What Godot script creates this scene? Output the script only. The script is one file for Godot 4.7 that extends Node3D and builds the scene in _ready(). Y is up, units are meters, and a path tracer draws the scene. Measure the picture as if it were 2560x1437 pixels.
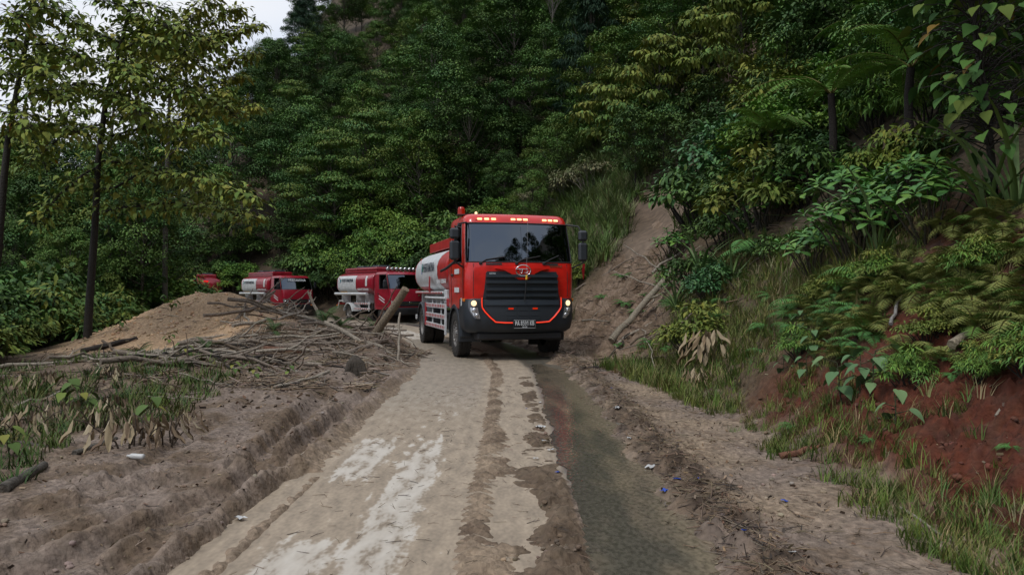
extends Node3D
# Muddy mountain road after a landslide, with a convoy of fuel tankers.  y up, metres; depth d = -z in front of the camera.

class MB:
	var v := PackedVector3Array()
	var n := PackedVector3Array()
	var c := PackedColorArray()
	var t := PackedInt32Array()
	var col := Color.WHITE
	func poly(p: Array, hint: Vector3) -> void:
		var q := p.duplicate()
		var nn: Vector3 = (q[2] - q[0]).cross(q[1] - q[0])
		if nn.length_squared() < 1e-14 and q.size() > 3: nn = (q[3] - q[0]).cross(q[2] - q[0])
		if nn.dot(hint) < 0.0:
			q.reverse(); nn = -nn
		nn = nn.normalized()
		var b := v.size()
		for x in q:
			v.append(x); n.append(nn); c.append(col)
		for k in range(1, q.size() - 1):
			t.append(b); t.append(b + k); t.append(b + k + 1)
	func box(ctr: Vector3, size: Vector3, bev := 0.0, bs := Basis()) -> void:
		var h := size * 0.5
		bev = min(bev, min(h.x, min(h.y, h.z)) * 0.95)
		var ax := [Vector3(1, 0, 0), Vector3(0, 1, 0), Vector3(0, 0, 1)]
		for a in 3:
			var b1 := (a + 1) % 3
			var c1 := (a + 2) % 3
			for s in [-1.0, 1.0]:
				var p := []
				for k in [[-1, -1], [1, -1], [1, 1], [-1, 1]]:
					var q := Vector3.ZERO
					q[a] = h[a] * s; q[b1] = (h[b1] - bev) * k[0]; q[c1] = (h[c1] - bev) * k[1]
					p.append(ctr + bs * q)
				poly(p, bs * (ax[a] * s))
				if bev > 0.0:
					for s2 in [-1.0, 1.0]:
						var e := []
						for k in [[0, -1], [1, -1], [1, 1], [0, 1]]:
							var q := Vector3.ZERO
							if k[0] == 0: q[a] = h[a] * s; q[b1] = (h[b1] - bev) * s2
							else: q[a] = (h[a] - bev) * s; q[b1] = h[b1] * s2
							q[c1] = (h[c1] - bev) * k[1]
							e.append(ctr + bs * q)
						poly(e, bs * (ax[a] * s + ax[b1] * s2))
		if bev > 0.0:
			for sx in [-1.0, 1.0]:
				for sy in [-1.0, 1.0]:
					for sz in [-1.0, 1.0]:
						poly([ctr + bs * Vector3(h.x * sx, (h.y - bev) * sy, (h.z - bev) * sz), ctr + bs * Vector3((h.x - bev) * sx, h.y * sy, (h.z - bev) * sz), ctr + bs * Vector3((h.x - bev) * sx, (h.y - bev) * sy, h.z * sz)], bs * Vector3(sx, sy, sz))
	func tube(p: Array, r: Array, sides := 6, caps := true) -> void:
		var m := p.size()
		var ref := Vector3.UP
		var d0: Vector3 = (p[m - 1] - p[0]).normalized()
		if absf(d0.dot(ref)) > 0.9: ref = Vector3.RIGHT
		var b := v.size()
		for i in m:
			var d: Vector3 = (p[mini(i + 1, m - 1)] - p[maxi(i - 1, 0)]).normalized()
			var x := ref.cross(d).normalized()
			var y := d.cross(x)
			for k in sides:
				var a := TAU * k / sides
				var o := x * cos(a) + y * sin(a)
				v.append(p[i] + o * r[i]); n.append(o); c.append(col)
		for i in m - 1:
			for k in sides:
				var k2 := (k + 1) % sides
				var q := b + i * sides
				t.append(q + k); t.append(q + sides + k); t.append(q + k2)
				t.append(q + k2); t.append(q + sides + k); t.append(q + sides + k2)
		if caps:
			for e in [0, m - 1]:
				var pts := []
				for k in sides: pts.append(v[b + e * sides + k])
				poly(pts, (p[0] - p[1]) if e == 0 else (p[m - 1] - p[m - 2]))
	# profile of Vector2(radius, height along y); every segment keeps its own edge
	func lathe(prof: Array, segs: int, xf := Transform3D(), smooth := false) -> void:
		for i in prof.size() - 1:
			var a: Vector2 = prof[i]
			var b2: Vector2 = prof[i + 1]
			var na := Vector2(b2.y - a.y, a.x - b2.x).normalized()
			var n0 := na
			var n1 := na
			if smooth and i > 0:
				var pr: Vector2 = prof[i - 1]
				n0 = (na + Vector2(a.y - pr.y, pr.x - a.x).normalized()).normalized()
			if smooth and i < prof.size() - 2:
				var nx: Vector2 = prof[i + 2]
				n1 = (na + Vector2(nx.y - b2.y, b2.x - nx.x).normalized()).normalized()
			var b := v.size()
			for k in segs + 1:
				var an := TAU * k / segs
				var ca := cos(an)
				var sa := sin(an)
				v.append(xf * Vector3(a.x * ca, a.y, a.x * sa)); n.append((xf.basis * Vector3(n0.x * ca, n0.y, n0.x * sa)).normalized()); c.append(col)
				v.append(xf * Vector3(b2.x * ca, b2.y, b2.x * sa)); n.append((xf.basis * Vector3(n1.x * ca, n1.y, n1.x * sa)).normalized()); c.append(col)
			for k in segs:
				var q := b + k * 2
				for tr in [[q, q + 1, q + 2], [q + 2, q + 1, q + 3]]:
					tri_checked(tr[0], tr[1], tr[2])
	func tri_checked(i0: int, i1: int, i2: int) -> void:
		var f := (v[i2] - v[i0]).cross(v[i1] - v[i0])
		if f.dot(n[i0] + n[i1] + n[i2]) >= 0.0:
			t.append(i0); t.append(i1); t.append(i2)
		else:
			t.append(i0); t.append(i2); t.append(i1)
	# rows of points, smooth normals that face away from the rows' middle (or along hint)
	func grid(P: Array, hint := Vector3.ZERO, wrap := false, ranges := [], only := false) -> void:
		var m := P.size()
		var w: int = P[0].size()
		var b := v.size()
		for j in m:
			var mid := Vector3.ZERO
			for q in P[j]: mid += q
			mid /= w
			for i in w:
				var i0 := i - 1 if i > 0 else (w - 1 if wrap else 0)
				var i1 := i + 1 if i < w - 1 else (0 if wrap else w - 1)
				var du: Vector3 = P[j][i1] - P[j][i0]
				var dv: Vector3 = P[mini(j + 1, m - 1)][i] - P[maxi(j - 1, 0)][i]
				var nn := du.cross(dv).normalized()
				var out: Vector3 = hint if hint != Vector3.ZERO else P[j][i] - mid
				if nn.dot(out) < 0.0: nn = -nn
				v.append(P[j][i]); n.append(nn); c.append(col)
		for j in m - 1:
			for i in (w if wrap else w - 1):
				var inside := false
				for q in ranges:
					if j >= q[0] and j < q[1] and i >= q[2] and i < q[3]: inside = true
				if inside != only: continue
				var a := b + j * w + i
				var a2 := b + j * w + (i + 1) % w
				tri_checked(a, a2, a + w)
				tri_checked(a2, a2 + w, a + w)
	func put(tp: Dictionary, xf: Transform3D, cl: Color) -> void:
		var b := v.size()
		v.append_array(xf * tp.v)
		var bs := Transform3D(xf.basis.orthonormalized(), Vector3.ZERO)
		n.append_array(bs * tp.n)
		var k: int = tp.v.size()
		var cc := PackedColorArray()
		cc.resize(k); cc.fill(cl)
		c.append_array(cc)
		for i in tp.t: t.append(b + i)
	func prune() -> MB:
		var o := MB.new()
		var ids := {}
		for i in t:
			if not ids.has(i):
				ids[i] = o.v.size()
				o.v.append(v[i]); o.n.append(n[i]); o.c.append(c[i])
			o.t.append(ids[i])
		return o
	func mesh() -> ArrayMesh:
		var a := []
		a.resize(Mesh.ARRAY_MAX)
		a[Mesh.ARRAY_VERTEX] = v; a[Mesh.ARRAY_NORMAL] = n; a[Mesh.ARRAY_COLOR] = c; a[Mesh.ARRAY_INDEX] = t
		var m := ArrayMesh.new()
		m.add_surface_from_arrays(Mesh.PRIMITIVE_TRIANGLES, a)
		return m

var M := {}
var used := {}
var NZ := FastNoiseLite.new()
var NC := FastNoiseLite.new()
var R := RandomNumberGenerator.new()
const HZ := 728.0
const FOC := 1900.0
const EYE := 1.5

func lin(r: float, g: float, b: float) -> Color: return Color(r, g, b).linear_to_srgb()
func mat(called: String, col: Color, rough := 0.8, metal := 0.0, vc := false) -> StandardMaterial3D:
	var m := StandardMaterial3D.new()
	m.albedo_color = col; m.roughness = rough; m.metallic = metal; m.vertex_color_use_as_albedo = vc
	m.resource_name = called
	M[called] = m
	return m
func noise_image(size: int, freq: float, seed_: int, oct := 4, type := FastNoiseLite.TYPE_SIMPLEX_SMOOTH) -> Image:
	var f := FastNoiseLite.new()
	f.seed = seed_; f.frequency = freq; f.fractal_octaves = oct; f.noise_type = type
	return f.get_seamless_image(size, size, false, false, 0.15, true)
# a grey noise picture stretched to lo..hi, for multiplying a colour
func tone_texture(size: int, freq: float, seed_: int, lo: float, hi: float, oct := 5) -> ImageTexture:
	var im := noise_image(size, freq, seed_, oct)
	var d := im.get_data()
	var o := PackedByteArray()
	o.resize(d.size() * 3)
	for i in d.size():
		var g := int(clampf(lo + (hi - lo) * d[i] / 255.0, 0.0, 1.0) * 255.0)
		o[i * 3] = g; o[i * 3 + 1] = g; o[i * 3 + 2] = g
	return ImageTexture.create_from_image(Image.create_from_data(size, size, false, Image.FORMAT_RGB8, o))
func triplanar(m: StandardMaterial3D, tex: Texture2D, scale: float) -> void:
	m.albedo_texture = tex
	m.uv1_triplanar = true; m.uv1_world_triplanar = true
	m.uv1_scale = Vector3.ONE * scale
func numbered(called: String) -> String:
	if not used.has(called):
		used[called] = 0
		return called
	used[called] += 1
	return "%s_%03d" % [called, used[called]]
func obj(called: String, mesh: Mesh, m: Material, parent: Node = null) -> MeshInstance3D:
	var o := MeshInstance3D.new()
	o.name = called if parent else numbered(called)
	o.mesh = mesh
	if m: o.material_override = m
	(parent if parent else self).add_child(o, true)
	return o
func tag(o: Node, label: String, category: String, group := "") -> Node:
	o.set_meta("label", label); o.set_meta("category", category)
	if group: o.set_meta("group", group)
	return o
func thing(called: String, label: String, category: String, at := Vector3.ZERO, turn := 0.0, group := "") -> Node3D:
	var o := Node3D.new()
	o.name = numbered(called)
	add_child(o, true)
	o.position = at; o.rotation.y = turn
	tag(o, label, category, group)
	return o
func struct(o: Node, label: String) -> Node:
	o.set_meta("kind", "structure"); o.set_meta("label", label)
	return o
func stuff(o: Node, label: String, category := "") -> Node:
	o.set_meta("kind", "stuff"); o.set_meta("label", label)
	if category: o.set_meta("category", category)
	return o
func copy_of(o: Node3D, at: Vector3, turn: float, sc: float) -> Node3D:
	var k: Node3D = o.duplicate()
	k.name = numbered(String(o.get_meta("stem")))
	add_child(k, true)
	k.position = at; k.rotation = Vector3(0, turn, 0); k.scale = Vector3.ONE * sc
	return k
func facing(f: Vector3, up: Vector3) -> Basis:
	f = f.normalized()
	var x := up.cross(f)
	if x.length_squared() < 1e-6: x = Vector3.RIGHT.cross(f)
	x = x.normalized()
	return Basis(x, f.cross(x), f)
func rdir() -> Vector3:
	return Vector3(R.randfn(), R.randfn(), R.randfn()).normalized()

# ---------------------------------------------------------------- terrain
var ROAD := [Vector2(-0.3, -30), Vector2(-0.3, 8), Vector2(-0.35, 14), Vector2(-0.8, 18.5), Vector2(-1.9, 23.5), Vector2(-3.6, 29), Vector2(-5.6, 34), Vector2(-8.8, 39.6), Vector2(-14.2, 46.2), Vector2(-22, 52.5), Vector2(-33, 57), Vector2(-50, 60), Vector2(-90, 62)]
# signed distance from the road's middle line, positive towards the hill
func across(x: float, d: float) -> float:
	var best := 1e9
	var sg := 1.0
	var p := Vector2(x, d)
	for i in ROAD.size() - 1:
		var a: Vector2 = ROAD[i]
		var ab: Vector2 = ROAD[i + 1] - a
		var k := clampf((p - a).dot(ab) / ab.length_squared(), 0.0, 1.0)
		var q := p - a - ab * k
		var l := q.length_squared()
		if l < best:
			best = l
			sg = 1.0 if ab.y * q.x - ab.x * q.y >= 0.0 else -1.0
	return sqrt(best) * sg
func bank_edge(d: float) -> float:
	return lerpf(2.95, 2.25, smoothstep(9.0, 18.0, d))
func scar(x: float, d: float) -> float:
	# the landslide's bare strip, climbing from the road by the truck up the hill
	var a := Vector2(1.3, 19.0)
	var b := Vector2(12.5, 39.0)
	var p := Vector2(x, d)
	var ab := b - a
	var k := clampf((p - a).dot(ab) / ab.length_squared(), -0.1, 1.0)
	var wd := lerpf(2.7, 0.85, clampf(k * 1.7, 0.0, 1.0))
	return 1.0 - smoothstep(wd * 0.7, wd * 1.25, (p - a - ab * k).length() + NZ.get_noise_2d(x * 5.0, d * 5.0) * 1.2)
func base_h(x: float, d: float, s: float) -> float:
	var h := 0.0
	var e := s - bank_edge(d) + NZ.get_noise_2d(x * 4.0 + 70.0, d * 4.0) * 0.35
	if e > 0.0:
		var k := 0.35
		h = 0.92 * (e - k * (1.0 - exp(-e / k)))
		h -= 0.12 * maxf(e - 12.0, 0.0)
		h += NZ.get_noise_2d(x * 1.1, d * 1.1) * 2.2 * smoothstep(3.0, 18.0, e)
		h *= lerpf(0.12, 1.0, smoothstep(-52.0, -24.0, x))
		var sc := scar(x, d)
		if sc > 0.0: h -= 0.55 * sc * smoothstep(0.2, 2.5, e)
	elif s < -1.7:
		h += -0.10 * maxf(-s - 10.0, 0.0)
		h = maxf(h, -4.0)
		h += NZ.get_noise_2d(x * 3.0, d * 3.0) * 0.25 * smoothstep(-4.0, -8.0, s)
		if d < 27.0:
			var fade := smoothstep(-1.7, -2.3, s)
			var q := pow((x + 7.6) / (2.6 if x < -7.6 else 2.2), 2.0) + pow((d - 19.3) / 2.5, 2.0)
			if q < 9.0: h += (1.4 + 0.12 * NZ.get_noise_2d(x * 22.0, d * 22.0)) * exp(-q)
			q = pow((x + 4.3) / 2.15, 4.0) + pow((d - 17.3) / 2.7, 2.0)
			if q < 9.0: h += 0.58 * exp(-q) * fade
			q = pow((x + 6.3) / 2.0, 2.0) + pow((d - 12.2) / 2.2, 2.0)
			if q < 9.0: h += 0.3 * exp(-q)
	return h
func seg_dist(x: float, d: float, a: Vector2, b: Vector2) -> float:
	var p := Vector2(x, d)
	var ab := b - a
	var k := clampf((p - a).dot(ab) / ab.length_squared(), 0.0, 1.0)
	return (p - a - ab * k).length()
var RUTS := [[Vector2(-2.05, 2.6), Vector2(-2.0, 9.0), 0.12, 0.05], [Vector2(-2.0, 9.0), Vector2(-2.2, 13.5), 0.14, 0.07], [Vector2(-2.5, 9.0), Vector2(-2.7, 14.0), 0.12, 0.06], [Vector2(-3.1, 5.6), Vector2(-3.5, 10.5), 0.13, 0.05], [Vector2(-2.2, 6.3), Vector2(-2.75, 11.2), 0.15, 0.10], [Vector2(-3.9, 4.2), Vector2(-2.15, 6.6), 0.17, 0.06], [Vector2(-2.75, 3.0), Vector2(-1.95, 6.2), 0.16, 0.08], [Vector2(-1.95, 6.2), Vector2(-2.05, 10.0), 0.13, 0.06], [Vector2(-1.78, 2.6), Vector2(-1.72, 6.2), 0.12, 0.07], [Vector2(-3.3, 3.0), Vector2(-2.5, 5.2), 0.12, 0.05]]
# fine relief of mud, berms and ruts near the camera; xr is the distance across, counted like x on the straight
func detail_h(x: float, d: float, xr: float) -> float:
	var n1 := NZ.get_noise_2d(x * 60.0, d * 60.0)
	var n2 := NZ.get_noise_2d(x * 190.0 + 9.0, d * 190.0)
	var n3 := NZ.get_noise_2d(x * 18.0, d * 18.0)
	var h := -0.03
	if xr < -1.55:
		var m := smoothstep(-1.55, -1.85, xr + n3 * 0.12)
		var cl := absf(NC.get_noise_2d(x * 70.0, d * 70.0))
		var flat := smoothstep(0.1, 0.5, NZ.get_noise_2d(x * 8.0 + 31.0, d * 8.0) + smoothstep(-2.7, -3.4, xr) * 0.35 + 0.14)
		var rough := m * lerpf(1.0, 0.22, flat) * (1.0 - smoothstep(-4.0, -5.0, xr) * 0.4)
		h += m * 0.05
		h += rough * (0.022 * n1 + 0.026 * n2 + 0.03 * (0.5 - cl) * smoothstep(-0.1, 0.4, n3 + 0.15) + 0.02 * NZ.get_noise_2d(x * 420.0, d * 420.0 + 7.0))
		var bw := (xr + 1.98 + n3 * 0.08) / 0.2
		h += 0.085 * exp(-bw * bw) * (0.65 + 0.6 * n3) * smoothstep(2.0, 5.0, d)
		for r in RUTS:
			var q := seg_dist(x, d, r[0], r[1]) + n2 * 0.012 + n1 * 0.02
			if q < r[2] * 3.0:
				h += -r[3] * (1.0 - smoothstep(r[2] * 0.45, r[2], q)) + r[3] * 0.45 * exp(-pow((q - r[2] * 1.45) / (r[2] * 0.4), 2.0)) * (0.9 + 0.5 * n1)
		# tyre lugs pressed along the edge of the mud
		var lug := 1.0 - smoothstep(0.05, 0.16, absf(xr + 1.66))
		if lug > 0.0: h += lug * (0.024 + 0.011 * sin((d * 1.0 + absf(xr + 1.66) * 1.4) * TAU / 0.19) + 0.012 * n1) * smoothstep(9.5, 7.0, d) * smoothstep(-0.25, 0.15, n3 + 0.1)
	elif xr < 0.45:
		# thin ridge that a tyre left along the lane, and loose mud right of it
		var path := -0.22 + n3 * 0.05
		var q := (xr - path) / 0.13
		var lug := sin((d + absf(xr - path) * 1.2) * TAU / 0.14)
		h += exp(-q * q) * (0.052 + 0.012 * lug + 0.012 * n1 + 0.02 * n3)
		var band := smoothstep(0.16, 0.24, xr + n3 * 0.12) * smoothstep(0.46, 0.36, xr + n1 * 0.06) * smoothstep(16.0, 12.0, d)
		h += band * (0.034 + 0.022 * n1 + 0.02 * n2 + 0.03 * n3)
		var clump := smoothstep(0.03, 0.2, NZ.get_noise_2d(x * 22.0 + 5.0, d * 9.0)) * smoothstep(-0.28, -0.02, xr) * smoothstep(8.5, 6.0, d)
		h += clump * (0.035 + 0.04 * n1 + 0.025 * n2)
	else:
		var m := smoothstep(1.0, 1.28, xr + n3 * 0.26 + n1 * 0.08)
		h += m * 0.05
		var bw := (xr - 1.38 + n3 * 0.06) / 0.24
		h += m * 0.09 * exp(-bw * bw) * (0.75 + 0.8 * n1 + 0.5 * n2)
		h += m * (0.016 * n1 + 0.009 * n2 + 0.035 * n3 * smoothstep(1.4, 1.8, xr))
		var e := xr - bank_edge(d) + 0.3
		if e > 0.0 and d > 13.0:
			var sc := scar(x, d)
			if sc > 0.05: h += sc * (0.16 * NZ.get_noise_2d((x * 0.87 - d * 0.49) * 40.0, (x * 0.49 + d * 0.87) * 7.0) + 0.1 * NZ.get_noise_2d((x * 0.87 - d * 0.49) * 110.0, (x * 0.49 + d * 0.87) * 16.0))
		if e > -0.3: h += smoothstep(-0.3, 0.5, e) * (0.09 * n1 + 0.06 * n2 + 0.03 * NZ.get_noise_2d(x * 380.0, d * 380.0) + 0.1 * (0.45 - absf(NC.get_noise_2d(x * 55.0, d * 55.0))))
	return h
func ground(x: float, d: float) -> float:
	var s := across(x, d)
	var h := base_h(x, d, s)
	if d < 27.0: h += detail_h(x, d, s - 0.3) * smoothstep(27.0, 23.0, d)
	return h
# where the line of sight through a point of the 2560 x 1437 photograph meets the ground: used only to read places off it
func spot(px: float, py: float, dmin := 3.0) -> Vector3:
	var dx := (px - 1280.0) / FOC
	var dy := -(py - HZ) / FOC
	var d := dmin
	while d < 140.0:
		var g := ground(dx * d, d)
		if EYE + dy * d <= g: return Vector3(dx * d, g, -d)
		d += 0.05 + d * 0.006
	return Vector3(dx * 60.0, ground(dx * 60.0, 60.0), -60.0)
func at(px: float, py: float, d: float) -> Vector3:
	return Vector3((px - 1280.0) / FOC * d, EYE - (py - HZ) / FOC * d, -d)
func on(x: float, d: float, lift := 0.0) -> Vector3:
	return Vector3(x, ground(x, d) + lift, -d)

func soil(x: float, d: float, s: float, h: float) -> Color:
	var xr := s - 0.3
	var n1 := NZ.get_noise_2d(x * 30.0 + 3.0, d * 30.0)
	var n2 := NZ.get_noise_2d(x * 120.0, d * 120.0 + 40.0)
	var n3 := NZ.get_noise_2d(x * 9.0, d * 9.0 + 11.0)
	var tan_ := Color(0.42, 0.315, 0.22)
	var brown := Color(0.225, 0.16, 0.11)
	var grey := Color(0.33, 0.255, 0.205)
	var dark := Color(0.09, 0.062, 0.044)
	var red := Color(0.17, 0.05, 0.027)
	var humus := Color(0.13, 0.1, 0.06)
	var c := tan_
	if xr < -1.55:
		c = brown.lerp(grey, clampf(0.5 + n1 * 1.5 + n3, 0.0, 1.0))
		c = c.lerp(tan_, smoothstep(-1.95, -1.65, xr) * 0.8)
		var deb := smoothstep(-3.9, -4.6, xr + n3 * 0.8) * smoothstep(26.0, 22.0, d)
		c = c.lerp(Color(0.17, 0.12, 0.085).lerp(Color(0.33, 0.24, 0.16), clampf(0.5 + n1 * 2.0, 0.0, 1.0)), deb * 0.85)
		var q := pow((x + 7.7) / 2.6, 2.0) + pow((d - 19.0) / 2.9, 2.0)
		c = c.lerp(Color(0.7, 0.475, 0.29).lerp(Color(0.55, 0.365, 0.22), clampf(n2 + n1, 0.0, 1.0)), smoothstep(2.3, 1.3, q + n3))
		c = c.lerp(humus, smoothstep(-8.8, -10.6, xr + n3))
	elif xr < 0.42:
		c = tan_.lerp(brown, clampf(0.35 + n1 * 1.4 + n2 * 0.5, 0.0, 1.0))
		if xr > 0.0: c = c.lerp(Color(0.15, 0.105, 0.07), 0.7)
	else:
		c = tan_.lerp(grey, clampf(0.5 + n3 * 1.3, 0.0, 1.0))
		var bw := (xr - 1.32) / 0.26
		c = c.lerp(dark.lerp(brown, clampf(0.4 + n2, 0.0, 1.0)), exp(-bw * bw) * clampf(0.8 + n1, 0.0, 1.0))
		c = c.lerp(brown, smoothstep(0.25, 0.6, n1 + n2 * 0.6) * 0.7)
		var e := xr - bank_edge(d) + 0.3
		var bank := smoothstep(-0.15, 0.3, e + n1 * 0.3)
		var rd := smoothstep(10.8, 7.8, d + n3) * smoothstep(-0.8, -0.3, n3 + n1 * 0.4)
		var slope := Color(0.22, 0.15, 0.10).lerp(Color(0.36, 0.26, 0.185), clampf(0.5 + n1 * 1.6, 0.0, 1.0))
		var sc := scar(x, d)
		var cover := humus.lerp(Color(0.17, 0.12, 0.075), clampf(0.5 + n1, 0.0, 1.0))
		var bc := cover.lerp(slope, clampf(sc * 1.3, 0.0, 1.0)).lerp(red.lerp(Color(0.12, 0.05, 0.032), clampf(0.35 + n2 * 1.4 + n1 + n3, 0.0, 1.0)), rd * smoothstep(3.6, 2.4, e + n1 * 0.5))
		c = c.lerp(bc, bank)
	return c * 0.9 * (1.0 + n2 * 0.25)

func patch(called: String, x0: float, x1: float, d0: float, d1: float, cell: float, fine: bool, sink: Rect2, m: Material) -> MeshInstance3D:
	var nx := int(ceil((x1 - x0) / cell)) + 1
	var nd := int(ceil((d1 - d0) / cell)) + 1
	var b := MB.new()
	var hs := PackedFloat32Array()
	hs.resize(nx * nd)
	b.v.resize(nx * nd); b.n.resize(nx * nd); b.c.resize(nx * nd)
	for j in nd:
		var d := d0 + (d1 - d0) * j / (nd - 1)
		for i in nx:
			var x := x0 + (x1 - x0) * i / (nx - 1)
			var s := across(x, d)
			var h := base_h(x, d, s)
			if fine: h += detail_h(x, d, s - 0.3) * smoothstep(27.0, 23.0, d)
			if sink.has_area() and sink.has_point(Vector2(x, d)): h -= 0.7
			if sink.has_area() and absf(s) < 2.4: h -= 0.1
			var k := j * nx + i
			b.v[k] = Vector3(x, h, -d)
			b.c[k] = soil(x, d, s, h)
	for j in nd:
		for i in nx:
			var k := j * nx + i
			var a := b.v[j * nx + maxi(i - 1, 0)]
			var a2 := b.v[j * nx + mini(i + 1, nx - 1)]
			var e := b.v[maxi(j - 1, 0) * nx + i]
			var e2 := b.v[mini(j + 1, nd - 1) * nx + i]
			var nn := (a2 - a).cross(e2 - e).normalized()
			b.n[k] = nn if nn.y > 0.0 else -nn
	for j in nd - 1:
		for i in nx - 1:
			var k := j * nx + i
			b.t.append_array(PackedInt32Array([k, k + nx, k + 1, k + 1, k + nx, k + nx + 1]))
	return obj(called, b.mesh(), m)

# ---------------------------------------------------------------- vehicles (front faces +z, origin on the ground under the front)
func plan(y: float, hw: float, zf: float, rc: float, bow: float, zr: float) -> PackedVector3Array:
	var p := PackedVector3Array()
	var side := [0.0, 0.08, 0.2, 0.38, 0.56, 0.74, 0.88, 1.0]
	var zs := zf - rc - bow
	var half := PackedVector3Array()
	for f in side: half.append(Vector3(-hw, y, lerpf(zr, zs, f)))
	for k in range(1, 6):
		var a := PI * 0.5 * k / 6.0
		half.append(Vector3(-hw + rc - rc * cos(a), y, zs + rc * sin(a)))
	for u in [-1.0, -0.78, -0.52, -0.26, 0.0]:
		half.append(Vector3(u * (hw - rc), y, zf - bow * u * u))
	p.append_array(half)
	for k in range(half.size() - 2, -1, -1):
		p.append(Vector3(-half[k].x, half[k].y, half[k].z))
	return p
func row_z(rows: Array, y: float, x: float) -> float:
	for k in rows.size() - 1:
		if y <= rows[k + 1][0] or k == rows.size() - 2:
			var f := clampf((y - rows[k][0]) / (rows[k + 1][0] - rows[k][0]), 0.0, 1.0)
			var zf: float = lerpf(rows[k][2], rows[k + 1][2], f)
			var bow: float = lerpf(rows[k][4], rows[k + 1][4], f)
			var hw: float = lerpf(rows[k][1], rows[k + 1][1], f) - rows[k][3]
			var rc: float = rows[k][3]
			if absf(x) <= hw: return zf - bow * pow(x / hw, 2.0)
			var o := clampf((absf(x) - hw) / rc, 0.0, 1.0)
			return zf - bow - rc + rc * sqrt(maxf(1.0 - o * o, 0.0))
	return 0.0
# a sheet that follows the truck's front: levels of [y, left x, right x], with rim back to the body
func front_sheet(rows: Array, levels: Array, off: float, cols := 10) -> MB:
	var b := MB.new()
	var P := []
	for l in levels:
		var r := PackedVector3Array()
		for k in cols + 1:
			var x: float = lerpf(l[1], l[2], float(k) / cols)
			r.append(Vector3(x, l[0], row_z(rows, l[0], x) + off))
		P.append(r)
	b.grid(P, Vector3(0, 0, 1))
	var m := P.size()
	var back := Vector3(0, 0, -off - 0.02)
	for k in cols:
		b.poly([P[0][k], P[0][k + 1], P[0][k + 1] + back, P[0][k] + back], P[0][0] - P[1][0])
		b.poly([P[m - 1][k], P[m - 1][k + 1], P[m - 1][k + 1] + back, P[m - 1][k] + back], P[1][0] - P[0][0])
	for j in m - 1:
		b.poly([P[j][0], P[j + 1][0], P[j + 1][0] + back, P[j][0] + back], Vector3.LEFT if levels[j][1] < levels[j][2] else Vector3.RIGHT)
		b.poly([P[j][cols], P[j + 1][cols], P[j + 1][cols] + back, P[j][cols] + back], Vector3.RIGHT)
	return b
func front_bar(rows: Array, y: float, x0: float, x1: float, h: float, depth: float) -> ArrayMesh:
	var b := front_sheet(rows, [[y - h * 0.5, x0, x1], [y, x0, x1], [y + h * 0.5, x0, x1]], depth, 8)
	return b.mesh()
func shell(rows: Array, zr: float) -> Array:
	var P := []
	for r in rows: P.append(plan(r[0], r[1], r[2], r[3], r[4], zr + (r[5] if r.size() > 5 else 0.0)))
	return P
func shrink(P: Array, by: float) -> Array:
	var o := []
	for r in P:
		var mid := Vector3.ZERO
		for q in r: mid += q
		mid /= r.size()
		var s := PackedVector3Array()
		for q in r:
			var dlt: Vector3 = q - mid
			s.append(Vector3(q.x - signf(dlt.x) * minf(by, absf(dlt.x)), q.y, q.z - signf(dlt.z) * minf(by, absf(dlt.z))))
		o.append(s)
	return o
func loop_of(P: Array, j0: int, j1: int, i0: int, i1: int) -> Array:
	var o := []
	for i in range(i0, i1 + 1): o.append(P[j0][i])
	for j in range(j0 + 1, j1 + 1): o.append(P[j][i1])
	for i in range(i1 - 1, i0 - 1, -1): o.append(P[j1][i])
	for j in range(j1 - 1, j0 - 1, -1): o.append(P[j][i0])
	return o
func wire(pts: Array, r: float, sides := 6) -> ArrayMesh:
	var b := MB.new()
	var rr := []
	for p in pts: rr.append(r)
	b.tube(pts, rr, sides)
	return b.mesh()
func boxm(ctr: Vector3, size: Vector3, bev := 0.0, bs := Basis()) -> ArrayMesh:
	var b := MB.new()
	b.box(ctr, size, bev, bs)
	return b.mesh()
func textm(s: String, h: float, bold := true, fontname := "Droid Sans") -> TextMesh:
	var t := TextMesh.new()
	var f := SystemFont.new()
	f.font_names = PackedStringArray([fontname])
	f.font_weight = 700 if bold else 400
	t.font = f; t.text = s; t.font_size = 48; t.pixel_size = h / 36.0; t.depth = 0.004; t.curve_step = 2.0
	return t
func lettering(s: String, h: float, m: Material, parent: Node, xf: Transform3D) -> void:
	var o := obj("lettering", textm(s, h), m, parent)
	o.transform = xf
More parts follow.
